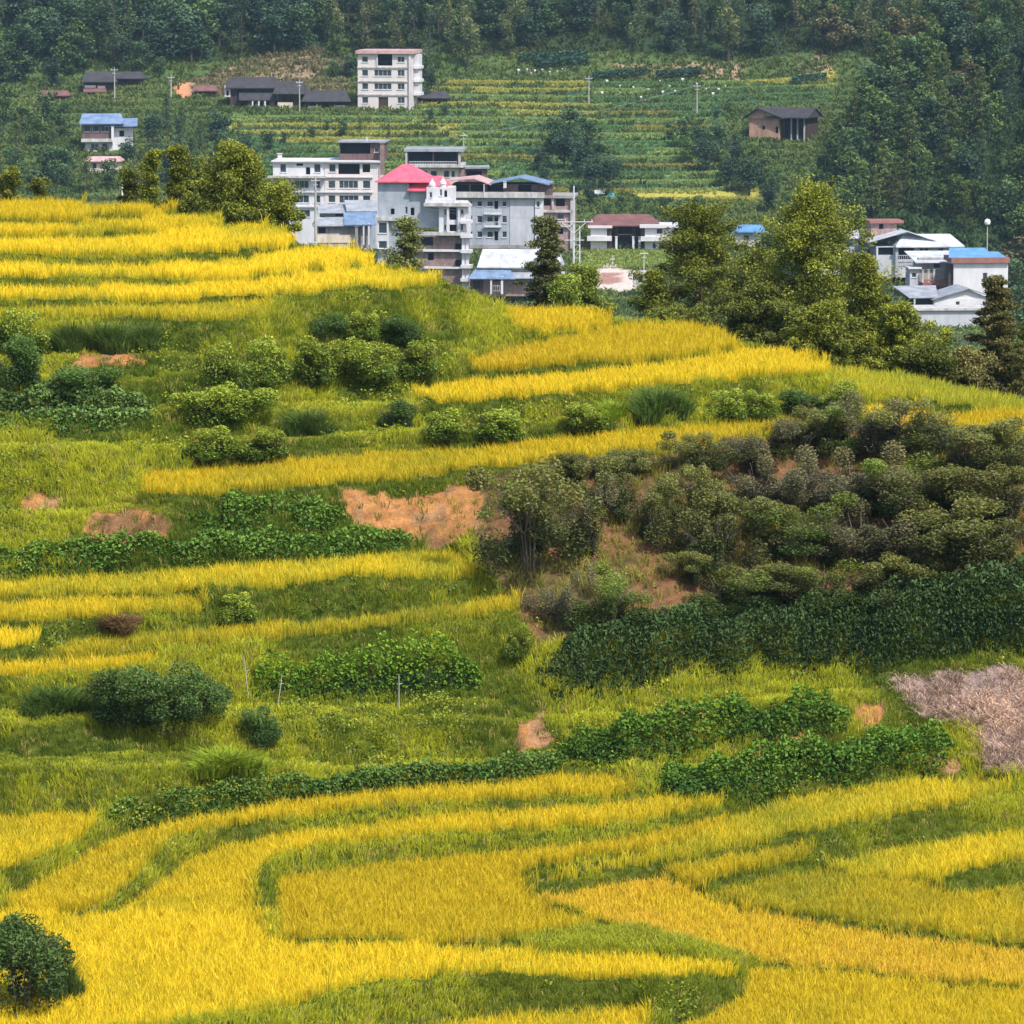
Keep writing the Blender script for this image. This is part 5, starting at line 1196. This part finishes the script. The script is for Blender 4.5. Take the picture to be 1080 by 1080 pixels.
h.block(243, 292, 92, 114, M['wood'], 0, 7, [(250,95,256,102,'n'),(262,95,268,102,'n'),(276,95,282,102,'n')]); h.saddle(238, 294, 82, 92.4, M['tileroof'], -1.2, 10, 3); h.block(237, 243.2, 91, 102, M['white'], -.2, 5, [(239,95.5,241.5,101,'n')], name='end_wall'); h.shed(252, 292, 97, 105, M['tileroof'], -3, 2.9); h.block(262, 290, 105.5, 118, M['brownwall'], -2.4, 2.3, [(266,107,270,117,'n'),(274,107,277,117,'n'),(281,107,284,117,'n')]); h.shed(265, 294, 117, 119.4, M['teal'], -5, 2.2)
for x in (266.5, 273, 279.5): h.col(x, 105.6, 117, M['white'], -2.9, .35)
h = House('farmhouse', 'dark tiled farmhouse with a sweeping roof in the middle of the far hamlet', 'farmhouse', 302, 116, yaw=-4)
h.block(292.5, 318, 98, 117, M['wood'], 0, 7, [(298,103,302,110,'n'),(306,103,310,110,'n')]); h.saddle(288, 322, 86, 98.5, M['tileroof'], -1.4, 10, 4); h.band(293, 309, 108, 114, M['cream'], -.3, .28, 'low_wall')
h = House('farmhouse', 'dark tiled farmhouse next to the four storey house, behind a utility pole', 'farmhouse', 345, 117, yaw=3)
h.block(322.5, 367, 106, 118, M['wood'], 0, 7, [(328,108,333,114,'n'),(340,108,346,114,'n'),(356,109,361,114,'n')]); h.saddle(318, 370, 96, 106.5, M['tileroof'], -1.4, 10, 5); h.band(325, 337, 111.5, 115, M['slab'], -.3, .28, 'low_wall'); h.band(352, 364, 111, 113.5, M['palegrey'], -.3, .28, 'low_wall')
h = House('farmhouse', 'small ruined hut beside the orange earth scar at the upper left', 'farmhouse', 213, 104, yaw=0)
h.block(205, 226, 95, 105, M['brownwall'], 0, 5, [(208,98,212,104,'n'),(216,98,221,104,'n')]); h.saddle(203, 229, 90.5, 95.4, M['redtile'], -.8, 6.6, 2)
h = House('farmhouse', 'low dark hut right of the four storey house', 'farmhouse', 458, 112, yaw=0)
h.block(442.5, 470, 103, 113, M['wood'], 1, 6, [(450,105,455,111,'n')]); h.saddle(440, 474, 97, 103.4, M['tileroof'], 0, 8, 3)
h = House('farmhouse', 'earthen walled farmhouse with dark tiled gable roof below the wooded spur', 'farmhouse', 818, 150, yaw=-24)
h.block(788, 822, 125, 152, M['earth'], 0, 9, [(818,133.5,821,140.5,'n'),(803,133,806,137,'n')], sides=[]); h.block(822.1, 850, 124, 152, M['wood'], 1.2, 7.8, [(826,126,833,150,'n'),(836,126,840,150,'n'),(843,126,848,150,'n')], name='timber_wing')
h.gable(783, 829, 799, 114, 124.5, M['tileroof'], -1.2, 11.5, wallmat=M['earth']); h.saddle(806, 856, 113.8, 123.6, M['tileroof'], -.9, 10.5, 0)
for x in (834.5, 841.5, 849): h.col(x, 124.2, 152, M['slab'], .5, .3)
h = House('shed', 'small teal plastic sheet shelter among bushes above the two winged house', 'shelter', 640, 212, yaw=0)
h.saddle(634, 648, 203, 207, M['teal'], -.6, 4, 1); h.block(636, 646, 207.2, 212, M['slab'], 0, 2.5, []); h.shed(627, 638, 201, 203.5, M['whiteroof'], -1, 3)
h = House('gatehouse', 'small flat white hut at the yard corner before the two winged house', 'hut', 676, 299, Y=935)
h.block(668, 684, 289, 300, M['palegrey'], 0, 4, [(673,291,678,298,'n')]); h.band(666, 686, 287, 288.8, M['slab'], -.5, 5, 'roof')

# ------------------------------------------------------------------ poles, wires, lamp, tower, tomb markers
def pole(px, pyt, pyb, label, Y=None, arm=1.6, r=.17, name='utility_pole'):
    Y = float(far_Y(pyb)) if Y is None else Y
    b = at(px, pyb, Y); H_ = at(px, pyt, Y).z-b.z; root = empty(name, b); tag(root, label, 'utility pole', 'utility poles')
    MB().tube((0, 0, -.5), (0, 0, H_), r, r*.62, 8).build('post', M['pole'], root)
    m = MB(); m.box(-arm/2, arm/2, -.22, -.12, H_-.7, H_-.58); m.box(-arm*.3, arm*.3, -.22, -.12, H_-1.5, H_-1.4); m.build('crossarm', M['steel'], root)
    ins = MB()
    for x in (-arm*.46, 0.12, arm*.46): ins.tube((x, -.17, H_-.58), (x, -.17, H_-.36), .05, .03, 6)
    ins.build('insulator', M['white'], root); return b+Vector((0, -.17, H_-.36))
P1 = pole(121, 71, 108, 'tall pole before the small farmhouse at the upper left'); P2 = pole(180.5, 79, 107, 'pole standing by the orange earth scar')
P3 = pole(316, 84, 120, 'pole standing before the dark farmhouses left of the four storey house'); P4 = pole(333, 187, 252, 'thick pole before the long white block', Y=940, r=.3)
P5 = pole(621, 80, 112, 'thin pole at the left side of the vegetable terraces'); P6 = pole(735, 88, 122, 'thin pole at the right side of the vegetable terraces'); P7 = pole(489, 140, 160, 'short pole on the terraces above the open topped house')
P8 = pole(679, 264, 287, 'short pole in front of the two winged white house', Y=960); P9 = pole(646, 270, 280, 'very short pole on the lawn', Y=965, arm=.8)
pa = MB()
def wire(a, b, sag, label, group='overhead wires', r=.03):
    m = MB(); a, b = Vector(a), Vector(b); n = 14; pr = None
    for i in range(n+1):
        t = i/n; p = a.lerp(b, t)-Vector((0, 0, sag*4*t*(1-t)))-a
        if pr is not None: m.tube(pr, p, r, r, 4)
        pr = p
    tag(m.build('wire', M['wire'], loc=a), label, 'wire', group)
wire(P7, P6, 1.2, 'wire crossing the far field terraces above the village', r=.035)
# H frame power pole
b = at(607, 308, 905.); T_ = empty('power_pole', b); tag(T_, 'steel twin post power pole with wide braced arm right of the lone conifer', 'power pole'); s_ = ppm(905.)
Hh = 112/s_
m = MB(); m.tube((-.35, 0, -.5), (-.35, 0, Hh), .2, .13, 8).build('post', M['steel'], T_); MB().tube((.75, .3, -.5), (.75, .3, Hh*.62), .17, .11, 8).build('post', M['steel'], T_)
m = MB(); z = Hh*.66; m.box(-3.6, 3.2, -.25, -.1, z, z+.14); m.tube((-.35, -.1, z-2.1), (-2.6, -.15, z), .07, .07, 6); m.tube((-.35, -.1, z-2.1), (2.0, -.15, z), .07, .07, 6); m.box(-2.0, 1.6, -.25, -.1, z-3.4, z-3.26); m.build('crossarm', M['steel'], T_)
m = MB()
for k in range(9): z = k*Hh*.062; m.box(-.3, .72, .0, .08, z+.2, z+.27); m.tube((-.3, .05, z+.25), (.7, .25, z+.25+Hh*.06), .03, .03, 4)
m.build('lattice', M['steel'], T_)
m = MB()
for x in (-3.4, -1.9, 1.6, 3.0): m.tube((x, -.17, Hh*.66+.14), (x, -.17, Hh*.66+.6), .09, .05, 6)
m.build('insulator', M['white'], T_)
z = Hh*.66+.6
for i, (dx, dz) in enumerate([(-3.4, 0), (3.0, 0)]): wire(b+Vector((dx, -.17, z)), P4+Vector((-.7+1.4*i, 0, .2)), 2.2, ['left wire from the power pole across the village fronts', 'right wire from the power pole across the village fronts'][i], r=.025)
# wires at the right skyline
pr_ = behind_crest(1140, 6); pl_ = behind_crest(1010, 20)
for i, (yl, yr_) in enumerate([(352, 351), (358, 359)]):
    a_ = at(905, yl+1, 262.); b2_ = at(1185, yr_, 252.)
    wire(a_, b2_, .12, ['upper of two thin wires before the trees on the right skyline', 'lower of two thin wires before the trees on the right skyline'][i], r=.018)
for px_, Y_, top_ in ((903, 262., 340), (1186, 252., 340)):
    g_ = behind_crest(min(px_, 1180), 12); b_p = Vector((float(ray_x(px_, 355))*Y_, Y_, g_.z-6)); H_ = at(px_, 350, Y_).z-b_p.z
    rt = empty('utility_pole', b_p); tag(rt, 'slim pole among the low pines carrying two wires' if px_ < 1000 else 'slim pole outside the right edge carrying two wires', 'utility pole')
    MB().tube((0, 0, 0), (0, 0, H_+.3), .09, .07, 7).build('post', M['pole'], rt); MB().box(-.3, .3, -.05, .05, H_, H_+.06).build('crossarm', M['steel'], rt)
# lamp
b = at(1041, 268, 950.); s_ = ppm(950.); L_ = empty('street_lamp', b); tag(L_, 'street lamp with a round white head before the wooded spur', 'street lamp')
MB().tube((0, 0, -1), (0, 0, 30/s_), .12, .09, 8).build('post', M['pole'], L_)
m = MB(); zz = 34/s_
for i, (r0, z0, r1, z1) in enumerate([(.1,-.6,.5,-.45),(.5,-.45,.62,0),(.62,0,.5,.4),(.5,.4,.12,.6)]): m.tube((0, 0, zz+z0), (0, 0, zz+z1), r0, r1, 12)
m.build('lamp_head', M['globe'], L_)
b = at(129, 209, 900.); L_ = MB(); s_ = ppm(900.); L_.tube((0, 0, -1), (0, 0, 26/s_), .2, .16, 8); L_.box(-.3, .3, -.28, .28, 3, 3.4)
tag(L_.build('gate_post', M['pinkwhite'], loc=b), 'pale square topped post behind the top left terrace', 'post')
# white cloth markers in the vegetable terraces
mk = None
mks = [(547,80),(556,79),(564,80),(572,79),(580,81),(588,80),(593,78),(560,82),(640,91),(654,96),(684,100),(696,90),(706,97),(720,90),(699,103),(712,101),(735,94),(745,99),(752,105),(758,100),(765,96),(635,104),(668,97),(676,108)]
for i, (x, y) in enumerate(mks):
    if mk is None:
        m = MB(); m.tube((0, 0, -.3), (0, 0, .9), .05, .04, 5); m.slab([(-.42, -.16, 1.25), (.42, -.16, 1.18), (.34, .2, 1.36), (-.34, .2, 1.42)], .3); m.slab([(-.3, -.1, .95), (.26, -.1, .9), (.2, .12, 1.0), (-.25, .12, 1.05)], .22)
        mk = m.build('cloth_marker', M['bag'], loc=far_at(x, y)+Vector((0, 0, .6))); o = mk
    else: o = mk.copy(); COL.objects.link(o); o.location = far_at(x, y)+Vector((0, 0, .6)); o.rotation_euler = (0, 0, random.uniform(-1, 1))
    tag(o, 'white cloth on a short stick, one of a close row on the upper field edge' if x < 600 else 'white cloth on a short stick scattered over the vegetable terraces', 'marker', 'white markers on the upper field edge' if x < 600 else 'white markers on the vegetable terraces')
    s = random.uniform(.5, .85); o.scale = (s, s, s)
# long plastic covered vegetable beds
for i, (x0, y0, x1, y1, lb) in enumerate([(548,66,620,62,'upper dark green vegetable bed at the forest edge above the fields'),(562,72,622,68,'lower dark green vegetable bed at the forest edge above the fields'),(625,86,682,80,'left dark green vegetable bed by the brown path'),(692,84,740,80,'right dark green vegetable bed by the brown path'),(835,90,872,86,'dark green vegetable bed near the wooded spur')]):
    n = 900; t = rng.random(n); a = rng.uniform(0, math.pi, n); p0 = far_at(x0, y0); p1 = far_at(x1, y1)
    P = np.array(p0)[None]*(1-t[:, None])+np.array(p1)[None]*t[:, None]; P[:, 1] += np.cos(a)*1.6; P[:, 2] += np.sin(a)*1.9+.3; c0 = np.array(p0)
    V, F, Cc = leafs(P, .8, colmix((.02,.06,.045), (.06,.13,.08), np.sin(a)+rng.normal(0, .2, n)), .6, .8)
    tag(np_obj('vegetable_bed', V-c0, [F], M['forest'], vcol=Cc, loc=p0), lb, 'vegetable bed')

# ------------------------------------------------------------------ air
HZ = MB().box(-420, 420, -45, 1465, -6, 150)
m = bpy.data.materials.new('haze'); m.use_nodes = True; nt = m.node_tree
nt.nodes.remove(nt.nodes['Principled BSDF']); vol = nt.nodes.new('ShaderNodeVolumePrincipled'); vol.inputs['Density'].default_value = .00005
vol.inputs['Color'].default_value = (.50, .75, 1, 1); vol.inputs['Anisotropy'].default_value = .1
nt.links.new(vol.outputs[0], nt.nodes['Material Output'].inputs['Volume'])
tag(HZ.build('haze', m), kind='stuff')
